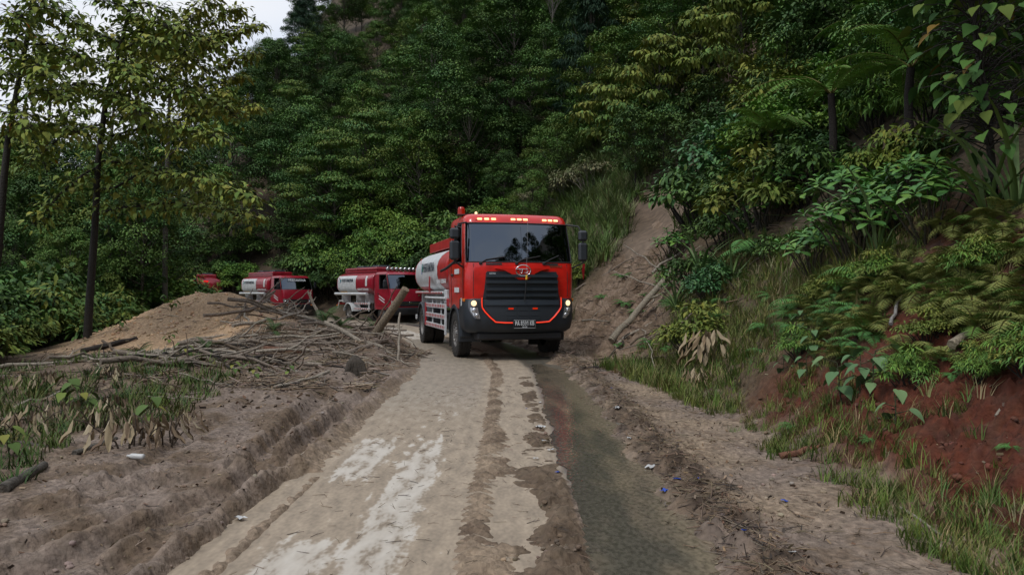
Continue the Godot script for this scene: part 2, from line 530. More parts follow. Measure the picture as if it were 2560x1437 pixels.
func add_wheel(parent: Node3D, at_: Vector3, r: float, w: float, outward: float, steer := 0.0, dual := false) -> void:
	var g := Node3D.new()
	g.name = "wheel"
	parent.add_child(g, true)
	g.position = at_; g.rotation.y = steer
	var xf := Transform3D(Basis(Vector3(0, 0, 1), PI * 0.5), Vector3.ZERO)
	var n_t := 2 if dual else 1
	for k in n_t:
		var o := -outward * k * (w * 1.12)
		var b := MB.new()
		var hw := w * 0.5
		var prof := [Vector2(r * 0.56, -hw * 0.8), Vector2(r * 0.62, -hw * 0.95), Vector2(r * 0.82, -hw), Vector2(r * 0.95, -hw * 0.9), Vector2(r, -hw * 0.72)]
		for gq in [-0.42, 0.0, 0.42]:
			prof.append_array([Vector2(r, hw * (gq - 0.07)), Vector2(r - 0.014, hw * (gq - 0.05)), Vector2(r - 0.014, hw * (gq + 0.05)), Vector2(r, hw * (gq + 0.07))])
		prof.append_array([Vector2(r, hw * 0.72), Vector2(r * 0.95, hw * 0.9), Vector2(r * 0.82, hw), Vector2(r * 0.62, hw * 0.95), Vector2(r * 0.56, hw * 0.8)])
		xf.origin = Vector3(o, 0, 0)
		b.lathe(prof, 36, xf)
		for q in 40:
			var a := TAU * q / 40
			for sd in [-1.0, 1.0]:
				b.box(Vector3(o + sd * hw * 0.8, sin(a) * (r - 0.004), cos(a) * (r - 0.004)), Vector3(hw * 0.34, 0.02, TAU * r / 40 * 0.55), 0.0, Basis(Vector3(1, 0, 0), -a + PI * 0.5 - PI))
		obj("tyre", b.mesh(), M.tyre, g)
	var rb := MB.new()
	var s := outward
	var hw2 := w * 0.5
	xf.origin = Vector3.ZERO
	var ins := 0.08 if not dual else 0.55
	# heights along -x after the turn: mirror for the two sides
	var pr := [Vector2(r * 0.57, hw2 * 0.86), Vector2(r * 0.53, hw2 * 0.86), Vector2(r * 0.5, hw2 * 0.6), Vector2(r * 0.42, hw2 * (0.75 - ins)), Vector2(r * 0.26, hw2 * (0.78 - ins)), Vector2(r * 0.22, hw2 * (1.05 - ins)), Vector2(r * 0.1, hw2 * (1.12 - ins)), Vector2(0.001, hw2 * (1.12 - ins))]
	var fl := Transform3D(Basis(Vector3(0, 0, 1), -PI * 0.5 * s), Vector3.ZERO)
	rb.lathe(pr, 28, fl)
	var rim := obj("rim", rb.mesh(), M.rim, g)
	for k in 10:
		var a := TAU * k / 10
		var nb := MB.new()
		var cx := s * hw2 * (0.80 - ins)
		nb.tube([Vector3(cx, sin(a) * r * 0.34, cos(a) * r * 0.34), Vector3(cx + s * 0.05, sin(a) * r * 0.34, cos(a) * r * 0.34)], [0.019, 0.016], 6)
		obj("wheel_nut", nb.mesh(), M.chrome, rim)
func arc_guard(parent: Node3D, called: String, ctr: Vector3, r: float, x0: float, x1: float, a0: float, a1: float, m: Material, lip := 0.05) -> void:
	var b := MB.new()
	var P := []
	for k in 15:
		var a := lerpf(a0, a1, k / 14.0)
		var rr := r
		var d := Vector3(0, sin(a), cos(a))
		var xo := x0 if absf(x0) > absf(x1) else x1
		var xi := x1 if xo == x0 else x0
		P.append(PackedVector3Array([ctr + Vector3(xi, 0, 0) + d * rr, ctr + Vector3(xo * 0.97 + xi * 0.03, 0, 0) + d * rr, ctr + Vector3(xo, 0, 0) + d * (rr - 0.015), ctr + Vector3(xo, 0, 0) + d * (rr - lip)]))
	b.grid(P, Vector3(0, 0.4, 0.2) + Vector3(signf(x0 + x1) * 0.4, 0, 0))
	obj(called, b.mesh(), m, parent)

func drum_ring(z: float, k: float, cy: float, rx: float, ry: float, pw: float) -> PackedVector3Array:
	var r := PackedVector3Array()
	for i in 40:
		var a := TAU * i / 40
		var ca := cos(a)
		var sa := sin(a)
		r.append(Vector3(signf(ca) * pow(absf(ca), pw) * rx * k, cy + signf(sa) * pow(absf(sa), pw) * ry * k, z))
	return r
func tank_body(parent: Node3D, z0: float, z1: float, cy: float, rx: float, ry: float, pw: float, zsplit: float, red: Material) -> Node3D:
	# superellipse drum with domed ends; the part behind zsplit is white
	var drum := Node3D.new()
	drum.name = "tank"
	parent.add_child(drum, true)
	for part in 2:
		var b := MB.new()
		var P := []
		var a: float = z0 if part == 0 else zsplit
		var e: float = zsplit if part == 0 else z1
		if part == 0:
			for q in [[0.10, 0.4], [0.05, 0.75], [0.015, 0.94]]: P.append(drum_ring(z0 + q[0], q[1], cy, rx, ry, pw))
		for k in 7: P.append(drum_ring(lerpf(a, e, k / 6.0), 1.0, cy, rx, ry, pw))
		if part == 1:
			for q in [[0.015, 0.94], [0.05, 0.75], [0.10, 0.4]]: P.append(drum_ring(z1 - q[0], q[1], cy, rx, ry, pw))
		b.grid(P, Vector3.ZERO, true)
		var endp: Array = Array(P[0]) if part == 0 else Array(P[P.size() - 1])
		b.poly(endp, Vector3(0, 0, 1 if part == 0 else -1))
		obj("tank_shell", b.mesh(), red, drum)
	return drum
# a flat panel bent to the drum's side (sx -1 or 1), between angles measured from the side towards the top
func tank_panel(drum: Node3D, called: String, sx: float, za: float, zb: float, cy: float, rx: float, ry: float, pw: float, a0: float, a1: float, off: float, m: Material) -> void:
	var b := MB.new()
	var P := []
	for k in 11:
		var a := lerpf(a0, a1, k / 10.0)
		var ca := cos(a)
		var sa := sin(a)
		var p := Vector3(sx * (pow(absf(ca), pw) * (rx + off)), cy + signf(sa) * pow(absf(sa), pw) * (ry + off), 0)
		P.append(PackedVector3Array([p + Vector3(0, 0, za), p + Vector3(0, 0, zb)]))
	b.grid(P, Vector3(sx, 0, 0))
	obj(called, b.mesh(), m, drum)
func striped_rail(parent: Node3D, a: Vector3, b2: Vector3, h: float, stripes: int) -> void:
	var mid := (a + b2) * 0.5
	var bs := facing(b2 - a, Vector3.UP)
	var g := obj("guard_rail", boxm(mid, Vector3(0.03, h, (b2 - a).length()), 0.004, bs), M.white_paint, parent)
	for k in stripes:
		var p := a.lerp(b2, (k + 0.5) / stripes)
		obj("red_stripe", boxm(p, Vector3(0.036, h * 0.62, (b2 - a).length() / stripes * 0.5), 0.0, bs), M.red_reflector, g)

func side_text(drum: Node3D, s: String, h: float, pos: Vector3, m: Material, sx := -1.0) -> void:
	var bs := Basis(Vector3.UP, PI * 0.5 * sx)
	lettering(s, h, m, drum, Transform3D(bs, pos))
func fuel_logo(drum: Node3D, pos: Vector3, s: float, sx := -1.0) -> void:
	for k in 3:
		var b := MB.new()
		var z: float = [0.0, 0.55, 0.95][k] * s
		var y: float = [0.95, -0.25, 0.05][k] * s
		var h: float = [0.75, 1.25, 0.95][k] * s
		var w := 0.38 * s
		var sl := 0.3 * s
		var pts := []
		for q in [[0, 0], [w, 0], [w + sl, h], [sl, h]]: pts.append(pos + Vector3(0, y + q[1], (z + q[0])))
		b.poly(pts, Vector3(sx, 0, 0))
		obj("emblem", b.mesh(), [M.logo_red, M.logo_blue, M.logo_green][k], drum)

func build_main_truck() -> void:
	var t := thing("tanker_truck", "bright red heavy tanker truck with dark grille and orange light strip on muddy road", "truck", Vector3(0.22, 0.01, -16.35), deg_to_rad(15.5))
	var rows := [[1.10, 1.20, -0.06, 0.2, 0.06], [1.34, 1.215, -0.03, 0.2, 0.06], [1.7, 1.225, 0.0, 0.2, 0.07], [1.98, 1.225, 0.0, 0.2, 0.08], [2.12, 1.22, -0.02, 0.2, 0.09], [2.4, 1.21, -0.08, 0.2, 0.10], [2.7, 1.195, -0.155, 0.2, 0.11], [2.97, 1.175, -0.235, 0.2, 0.11], [3.05, 1.165, -0.27, 0.2, 0.11], [3.13, 1.14, -0.33, 0.2, 0.11, 0.02], [3.18, 1.08, -0.43, 0.2, 0.1, 0.06], [3.2, 0.9, -0.7, 0.18, 0.06, 0.2]]
	var P := shell(rows, -2.05)
	var w: int = P[0].size()
	var f0 := 9
	var f1 := w - 1 - 9
	var glass := [[4, 7, f0, f1]]
	var holes := [[4, 7, f0, f1], [4, 7, 3, 6], [4, 7, w - 1 - 6, w - 1 - 3]]
	var b := MB.new()
	b.grid(P, Vector3.ZERO, true, holes)
	b.poly(Array(P[P.size() - 1]), Vector3.UP)
	b.poly(Array(P[0]), Vector3.DOWN)
	var cab := obj("cab", b.prune().mesh(), M.red_paint, t)
	b = MB.new()
	b.grid(shrink(P, 0.05), Vector3.ZERO, true, holes)
	obj("cab_lining", b.prune().mesh(), M.black_trim, cab)
	var G := shrink(P, 0.012)
	b = MB.new()
	b.grid(G, Vector3.ZERO, true, glass, true)
	obj("windshield", b.prune().mesh(), M.dark_glass, cab)
	b = MB.new()
	b.grid(G, Vector3.ZERO, true, [[4, 7, w - 1 - 6, w - 1 - 3]], true)
	obj("side_window", b.prune().mesh(), M.dark_glass, cab)
	obj("windshield_gasket", wire(loop_of(P, 4, 7, f0, f1), 0.014), M.black_trim, cab)
	for q in [[3, 6], [w - 1 - 6, w - 1 - 3]]: obj("window_gasket", wire(loop_of(P, 4, 7, q[0], q[1]), 0.016), M.black_trim, cab)
	# doors: panels that stand a little proud of the cab side
	for sx in [-1.0, 1.0]:
		b = MB.new()
		var D := []
		for j in range(0, 5):
			var r := PackedVector3Array()
			for k in 6: r.append(Vector3(sx * (P[j][3].x * -1.0 + 0.008), P[j][3].y + (0.03 if j == 0 else (-0.02 if j == 4 else 0.0)), lerpf(-1.62, -0.36, k / 5.0)))
			D.append(r)
		b.grid(D, Vector3(sx, 0, 0))
		var dr := obj("door", b.mesh(), M.red_paint, cab)
		obj("door_handle", boxm(Vector3(sx * 1.25, 1.86, -1.45), Vector3(0.04, 0.05, 0.2), 0.012), M.black_trim, dr)
		obj("door_seam", wire([Vector3(sx * 1.222, 1.12, -0.33), Vector3(sx * 1.236, 1.7, -0.33), Vector3(sx * 1.233, 2.1, -0.33)], 0.006), M.black_trim, dr)
		obj("door_seam", wire([Vector3(sx * 1.222, 1.12, -1.65), Vector3(sx * 1.236, 1.7, -1.65), Vector3(sx * 1.233, 2.1, -1.65)], 0.006), M.black_trim, dr)
		for q in [[1.93, 0.3], [1.52, 0.3]]:
			obj("notice_sticker", boxm(Vector3(sx * 1.245, q[0], -0.95), Vector3(0.004, 0.11, 0.52)), M.sticker, dr)
		obj("number_sticker", boxm(Vector3(sx * 1.236, 1.26, -0.5), Vector3(0.004, 0.17, 0.1)), M.sticker, dr)
		obj("turn_signal", boxm(Vector3(sx * 1.225, 1.3, -0.28), Vector3(0.05, 0.07, 0.16), 0.015), M.amber_lens, cab)
	# seams of the bonnet flap
	for sx in [-1.0, 1.0]:
		obj("flap_seam", wire([Vector3(sx * 1.06, 1.38, row_z(rows, 1.38, 1.06) + 0.004), Vector3(sx * 1.06, 1.75, row_z(rows, 1.75, 1.06) + 0.004), Vector3(sx * 1.05, 2.08, row_z(rows, 2.08, 1.05) + 0.004)], 0.006), M.black_trim, cab)
	# interior
	obj("dashboard", boxm(Vector3(0, 1.95, -0.55), Vector3(2.2, 0.4, 0.5), 0.08), M.black_trim, cab)
	for x in [-0.65, 0.55]:
		var se := obj("seat", boxm(Vector3(x, 1.65, -1.45), Vector3(0.52, 0.16, 0.5), 0.05), M.cloth_grey, cab)
		obj("seat_back", boxm(Vector3(x, 2.1, -1.74), Vector3(0.5, 0.85, 0.14), 0.05, Basis(Vector3.RIGHT, -0.12)), M.cloth_grey, se)
	var sw := []
	for k in 17: sw.append(Vector3(-0.65, 2.12, -0.95) + Basis(Vector3.RIGHT, -0.7) * Vector3(cos(TAU * k / 16) * 0.22, sin(TAU * k / 16) * 0.22, 0))
	obj("steering_wheel", wire(sw, 0.016, 8), M.black_trim, cab)
	# dark grille panel
	var gl := [[1.33, -0.86, 0.86], [1.5, -0.83, 0.83], [1.7, -0.81, 0.81], [1.88, -0.795, 0.795], [1.915, -0.77, 0.77]]
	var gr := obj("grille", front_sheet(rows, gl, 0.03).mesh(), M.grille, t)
	for y in [1.82, 1.69, 1.535, 1.405]: obj("slat", front_bar(rows, y, -0.8, 0.8, 0.06, 0.095), M.grille_bar, gr)
	for q in [[1.755, -0.5, -0.12], [1.755, 0.12, 0.5], [1.47, -0.5, -0.19], [1.47, -0.16, 0.16], [1.47, 0.19, 0.5]]: obj("grille_shade_panel", front_bar(rows, q[0], q[1], q[2], 0.055, 0.036), M.grille, gr)  # dark panels stand in for shade inside the grille openings; no cavity behind
	# red badge spur under the emblem
	obj("badge_panel", front_sheet(rows, [[1.74, -0.1, 0.1], [1.80, -0.2, 0.2], [1.87, -0.27, 0.27], [1.94, -0.42, 0.42], [1.98, -0.6, 0.6]], 0.07).mesh(), M.red_paint, t)
	var em := MB.new()
	var ring := []
	var rr := []
	for k in 25:
		ring.append(Vector3(cos(TAU * k / 24) * 0.165, 1.935 + sin(TAU * k / 24) * 0.115, 0.085)); rr.append(0.013)
	em.tube(ring, rr, 8)
	var embl := obj("emblem", em.mesh(), M.chrome, t)
	obj("emblem_bar", wire([Vector3(-0.15, 1.965, 0.09), Vector3(0.1, 1.965, 0.09)], 0.012), M.chrome, embl)
	obj("emblem_stroke", wire([Vector3(-0.07, 1.96, 0.09), Vector3(-0.075, 1.885, 0.09), Vector3(-0.03, 1.88, 0.09), Vector3(-0.02, 1.96, 0.09)], 0.011), M.chrome, embl)
	obj("emblem_stroke", wire([Vector3(0.02, 1.96, 0.09), Vector3(0.02, 1.885, 0.09), Vector3(0.08, 1.885, 0.09), Vector3(0.105, 1.92, 0.09), Vector3(0.1, 1.965, 0.09)], 0.011), M.chrome, embl)
	lettering("Quester", 0.058, M.chrome, t, Transform3D(Basis(Vector3.UP, 0.1), Vector3(0.78, 2.035, row_z(rows, 2.03, 0.78) + 0.012)))
	lettering("ASTRA", 0.035, M.white_paint, gr, Transform3D(Basis(Vector3.UP, -0.06), Vector3(-0.66, 1.87, row_z(rows, 1.87, -0.66) + 0.035)))
	# bumper with its lower grille
	var bro := [[0.6, 1.12, -0.1, 0.22, 0.1], [0.68, 1.2, 0.02, 0.24, 0.1], [0.9, 1.235, 0.06, 0.24, 0.1], [1.18, 1.235, 0.05, 0.24, 0.1], [1.30, 1.23, 0.03, 0.24, 0.09], [1.335, 1.215, -0.01, 0.22, 0.08]]
	var BP := shell(bro, -0.72)
	b = MB.new()
	b.grid(BP, Vector3.ZERO, true)
	b.poly(Array(BP[BP.size() - 1]), Vector3.UP)
	b.poly(Array(BP[0]), Vector3.DOWN)
	var bu := obj("bumper", b.mesh(), M.bumper, t)
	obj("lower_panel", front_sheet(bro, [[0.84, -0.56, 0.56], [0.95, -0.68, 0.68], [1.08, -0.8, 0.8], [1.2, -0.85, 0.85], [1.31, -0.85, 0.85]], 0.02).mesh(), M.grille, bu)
	obj("panel_ridge", front_bar(bro, 1.24, -0.83, 0.83, 0.09, 0.05), M.grille_bar, bu)
	for q in [[-0.36, -0.14], [-0.11, 0.13], [0.16, 0.38]]:
		for y in [0.9, 1.01, 1.12]: obj("intake_shade_panel", front_bar(bro, y, q[0], q[1], 0.085, 0.026), M.grille, bu)  # air intakes are not cut: dark panels stand in for their shaded depth
	for x in [-0.27, 0.27]: obj("orange_lamp", front_bar(bro, 1.12, x - 0.055, x + 0.055, 0.035, 0.034), M.orange_lamp, bu)
	var drl := []
	for q in [[-0.885, 1.36], [-0.89, 1.27], [-0.885, 1.15], [-0.83, 1.06], [-0.72, 0.94], [-0.6, 0.835], [-0.4, 0.82], [0.0, 0.815], [0.4, 0.82], [0.6, 0.835], [0.72, 0.94], [0.83, 1.06], [0.885, 1.15], [0.89, 1.27], [0.885, 1.36]]:
		drl.append(Vector3(q[0], q[1], row_z(bro, minf(q[1], 1.29), q[0]) + 0.03))
	var drl_back := []
	for p in drl: drl_back.append(p + Vector3(0, 0, -0.014))
	obj("light_strip", wire(drl, 0.0125, 8), M.strip_light, bu)
	obj("strip_backing", wire(drl_back, 0.024, 8), M.red_dark, bu)
	# headlights
	for sx in [-1.0, 1.0]:
		var hl := obj("headlight", front_sheet(bro, [[0.9, sx * 0.92, sx * 1.02], [1.0, sx * 0.94, sx * 1.12], [1.12, sx * 0.96, sx * 1.16], [1.22, sx * 0.965, sx * 1.17], [1.3, sx * 0.965, sx * 1.16]], 0.02, 6).mesh(), M.lamp_housing, t)
		obj("reflector", front_sheet(bro, [[0.91, sx * 0.925, sx * 1.0], [0.98, sx * 0.94, sx * 1.07], [1.06, sx * 0.965, sx * 1.12], [1.14, sx * 0.975, sx * 1.13]], 0.026, 5).mesh(), M.lamp_chrome, hl)
		for q in [[1.235, 0.06, true], [1.09, 0.05, false], [0.985, 0.042, false]]:
			var x: float = sx * (1.055 if q[0] > 1.05 else 1.0)
			var xf := Transform3D(Basis(Vector3.RIGHT, PI * 0.5) , Vector3(x, q[0], row_z(bro, q[0], x) + 0.02))
			xf.basis = Basis(Vector3.UP, sx * 0.45) * xf.basis
			b = MB.new()
			b.lathe([Vector2(q[1], 0.0), Vector2(q[1] * 0.98, 0.016), Vector2(q[1] * 0.75, 0.03), Vector2(0.001, 0.036)], 16, xf, true)
			obj("lamp_lens", b.mesh(), M.lamp_lit if q[2] else M.lamp_glass, hl)
	# number plate
	var pl := obj("number_plate", boxm(Vector3(0.02, 0.79, 0.115), Vector3(0.52, 0.19, 0.012), 0.004), M.plate_black, t)
	obj("plate_border", wire([Vector3(-0.22, 0.704, 0.123), Vector3(0.26, 0.704, 0.123), Vector3(0.26, 0.876, 0.123), Vector3(-0.22, 0.876, 0.123), Vector3(-0.22, 0.704, 0.123)], 0.003, 4), M.white_paint, pl)
	lettering("PA 8591 KB", 0.1, M.white_paint, pl, Transform3D(Basis().scaled(Vector3(0.62, 1, 1)), Vector3(0.02, 0.808, 0.124)))
	lettering("10·28", 0.034, M.white_paint, pl, Transform3D(Basis(), Vector3(0.02, 0.728, 0.124)))
	obj("skirt", boxm(Vector3(0, 0.52, -0.35), Vector3(1.9, 0.16, 0.4), 0.03), M.black_trim, t)
	# yellow marker pole and aerial in front of the grille
	var pole := obj("marker_pole", wire([Vector3(0.05, 1.84, 0.17), Vector3(0.045, 1.74, 0.17)], 0.024, 8), M.yellow, t)
	obj("pole_stick", wire([Vector3(0.045, 1.75, 0.165), Vector3(0.03, 1.5, 0.15), Vector3(0.02, 1.28, 0.12)], 0.013), M.black_trim, pole)
	obj("aerial", wire([Vector3(0.045, 1.86, 0.16), Vector3(0.09, 2.6, 0.1), Vector3(0.12, 3.1, 0.02)], 0.0035, 4), M.steel, t)
	# wipers and vents below the glass
	for q in [[-0.9, -0.38, 2.23], [-0.12, 0.42, 2.25], [0.5, 0.86, 2.27]]:
		var wp := obj("wiper", wire([Vector3(q[0], 2.1, row_z(rows, 2.1, q[0]) + 0.03), Vector3(q[0] + 0.12, 2.17, row_z(rows, 2.17, q[0]) + 0.035), Vector3(q[1], q[2], row_z(rows, q[2], q[1]) + 0.03)], 0.013), M.black_trim, t)
		obj("wiper_pivot", boxm(Vector3(q[0], 2.09, row_z(rows, 2.09, q[0]) + 0.01), Vector3(0.07, 0.07, 0.05), 0.015), M.black_trim, wp)
	for x in [-0.62, 0.66]: obj("cowl_vent", front_bar(rows, 2.075, x - 0.17, x + 0.17, 0.04, 0.012), M.black_trim, t)
	# roof marker lamps, beacon, small lamp
	for x in [-0.86, -0.71, -0.56, -0.13, 0.01, 0.15, 0.6, 0.74, 0.88]:
		obj("marker_lamp", front_bar(rows, 3.06, x - 0.045, x + 0.045, 0.04, 0.03), M.marker_lamp, t)
	obj("lamp_cable", wire([Vector3(-0.95, 3.035, row_z(rows, 3.035, -0.95) + 0.01), Vector3(0.0, 3.02, row_z(rows, 3.02, 0.0) + 0.008), Vector3(0.95, 3.03, row_z(rows, 3.03, 0.95) + 0.01)], 0.006, 5), M.black_trim, t)
	obj("visor_rail", wire([Vector3(-1.19, 2.9, -0.75), Vector3(-1.21, 2.99, -1.4)], 0.012), M.black_trim, t)
	b = MB.new()
	b.lathe([Vector2(0.085, 0.0), Vector2(0.08, 0.12), Vector2(0.06, 0.16), Vector2(0.001, 0.17)], 18, Transform3D(Basis(), Vector3(-1.12, 3.22, -1.05)))
	var bc := obj("beacon", b.mesh(), M.beacon, t)
	obj("beacon_bracket", boxm(Vector3(-1.1, 3.2, -1.05), Vector3(0.24, 0.03, 0.2), 0.01), M.black_trim, bc)
	b = MB.new()
	b.lathe([Vector2(0.03, 0.0), Vector2(0.03, 0.04), Vector2(0.001, 0.06)], 10, Transform3D(Basis(), Vector3(-0.85, 3.2, -0.75)))
	obj("roof_lamp", b.mesh(), M.lamp_lit, t)
	# mirrors
	for sx in [-1.0, 1.0]:
		var arm := obj("mirror_arm", wire([Vector3(sx * 1.14, 2.98, -0.42), Vector3(sx * 1.36, 2.93, -0.2), Vector3(sx * 1.45, 2.7, -0.14), Vector3(sx * 1.45, 2.12, -0.14), Vector3(sx * 1.23, 2.0, -0.3)], 0.02, 8), M.black_trim, t)
		for q in [[2.72, 0.24], [2.36, 0.42]]:
			obj("mirror", boxm(Vector3(sx * 1.45, q[0], -0.16), Vector3(0.21, q[1], 0.13), 0.045), M.mirror_housing, arm)
	obj("kerb_mirror_arm", wire([Vector3(-1.42, 2.14, -0.16), Vector3(-1.6, 1.98, -0.3), Vector3(-1.66, 1.93, -0.6)], 0.03, 8), M.black_trim, t)
	b = MB.new()
	b.grid([PackedVector3Array([Vector3(1.44, 2.1, -0.13), Vector3(1.5, 2.1, -0.14)]), PackedVector3Array([Vector3(1.41, 1.95, -0.11), Vector3(1.49, 1.93, -0.15)]), PackedVector3Array([Vector3(1.44, 1.76, -0.12), Vector3(1.46, 1.75, -0.13)])], Vector3(0, 0, 1))
	obj("red_ribbon", b.mesh(), M.red_dark, t)
	# wheels, arches, chassis
	for sx in [-1.0, 1.0]:
		add_wheel(t, Vector3(sx * 1.05, 0.52, -1.42), 0.52, 0.3, sx, 0.0)
		add_wheel(t, Vector3(sx * 1.06, 0.52, -6.35), 0.52, 0.29, sx, 0.0, true)
		arc_guard(t, "wheel_arch", Vector3(0, 0.54, -1.42), 0.66, sx * 0.75, sx * 1.225, -0.25, PI * 0.98, M.bumper, 0.09)
		arc_guard(t, "mudguard", Vector3(0, 0.52, -6.35), 0.66, sx * 0.6, sx * 1.24, 0.12, PI - 0.1, M.mudguard)
		obj("step", boxm(Vector3(sx * 1.08, 0.62, -0.78), Vector3(0.26, 0.3, 0.16), 0.03), M.bumper, t)
		obj("chassis_rail", boxm(Vector3(sx * 0.42, 0.82, -4.0), Vector3(0.09, 0.24, 6.8)), M.black_trim, t)
		obj("mud_flap", boxm(Vector3(sx * 0.98, 0.5, -2.08), Vector3(0.44, 0.62, 0.015), 0.004), M.tyre, t)
	obj("engine", boxm(Vector3(0, 0.78, -1.3), Vector3(0.7, 0.6, 1.5), 0.06), M.black_trim, t)
	obj("front_axle", wire([Vector3(-0.95, 0.5, -1.42), Vector3(0.95, 0.5, -1.42)], 0.07, 8), M.black_trim, t)
	obj("rear_axle", wire([Vector3(-0.95, 0.52, -6.35), Vector3(0.95, 0.52, -6.35)], 0.12, 8), M.black_trim, t)
	for sx in [-1.0, 1.0]:
		obj("saddle_box", boxm(Vector3(sx * 0.82, 0.74, -3.0), Vector3(0.5, 0.42, 1.2), 0.04), M.black_trim, t)
	# tank
	var cy := 2.02
	var rx := 1.2
	var ry := 0.66
	var pw := 0.8
	var drum := tank_body(t, -2.35, -7.7, cy, rx, ry, pw, -4.2, M.red_tank)
	for sx in [-1.0, 1.0]:
		tank_panel(drum, "white_panel", sx, -7.55, -3.75, cy, rx, ry, pw, -1.15, 0.95, 0.006, M.white_paint)
		tank_panel(drum, "red_band", sx, -7.55, -5.9, cy, rx, ry, pw, -1.05, -0.55, 0.010, M.red_dark)
	side_text(drum, "PERTAMINA", 0.24, Vector3(-1.218, cy + 0.12, -5.05), M.navy)
	fuel_logo(drum, Vector3(-1.216, cy + 0.02, -6.45), 0.24)
	side_text(drum, "MUDAH TERBAKAR", 0.11, Vector3(-1.215, cy - 0.28, -3.1), M.white_paint)
	obj("walkway", boxm(Vector3(0, 2.72, -5.1), Vector3(1.5, 0.1, 4.6), 0.02), M.red_tank, t)
	for sx in [-1.0, 1.0]: obj("walkway_side", boxm(Vector3(sx * 0.76, 2.78, -5.1), Vector3(0.04, 0.26, 4.7), 0.01), M.red_tank, t)
	for z in [-3.6, -5.6]: obj("hatch", boxm(Vector3(0, 2.82, z), Vector3(0.5, 0.1, 0.5), 0.04), M.red_tank, t)
	# side guards, hose tray and supports on both sides
	for sx in [-1.0, 1.0]:
		var x: float = sx * 1.2
		var sg := obj("side_guard", boxm(Vector3(x, 0.8, -2.55), Vector3(0.05, 0.75, 0.09), 0.008), M.white_paint, t)
		for y in [1.12, 0.86, 0.6]: striped_rail(sg, Vector3(x, y, -2.55), Vector3(x, y, -5.5), 0.12, 12)
		for z in [-3.3, -4.6]: obj("guard_post", boxm(Vector3(x - sx * 0.03, 0.95, z), Vector3(0.03, 0.8, 0.05), 0.004), M.white_paint, sg)
		obj("guard_end", boxm(Vector3(x, 0.86, -5.58), Vector3(0.04, 0.64, 0.16), 0.008), M.red_dark, sg)
		obj("upper_rail", wire([Vector3(x, 1.32, -2.5), Vector3(x, 1.32, -5.6)], 0.03, 8), M.white_paint, sg)
		obj("tank_support", boxm(Vector3(sx * 1.06, 1.36, -2.75), Vector3(0.24, 0.34, 0.3), 0.02), M.white_paint, t)
		obj("hazard_box", boxm(Vector3(sx * 1.14, 1.22, -2.3), Vector3(0.12, 0.2, 0.3), 0.02), M.red_dark, t)
		var tray := obj("hose_tray", boxm(Vector3(sx * 1.1, 1.46, -5.2), Vector3(0.24, 0.06, 4.6), 0.015), M.white_paint, t)
		for k in 20: obj("red_stripe", boxm(Vector3(sx * 1.222, 1.45, -3.0 - k * 0.23), Vector3(0.006, 0.05, 0.11)), M.red_reflector, tray)
		for z in [-3.4, -4.8, -6.4, -7.3]: obj("saddle", boxm(Vector3(sx * 0.8, 1.25, z), Vector3(0.5, 0.36, 0.08), 0.01), M.white_paint, t)
		obj("warning_triangle", boxm(Vector3(sx * 1.235, 1.68, -4.75), Vector3(0.01, 0.42, 0.2), 0.003, Basis(Vector3.RIGHT, 0.2)), M.red_dark, t)
	# rear underrun bar
	var ub := obj("underrun_bar", boxm(Vector3(0, 0.7, -7.9), Vector3(2.3, 0.14, 0.08), 0.01), M.white_paint, t)
	for x in [-0.8, 0.8]: obj("bar_bracket", boxm(Vector3(x, 0.85, -7.75), Vector3(0.08, 0.4, 0.1)), M.white_paint, ub)

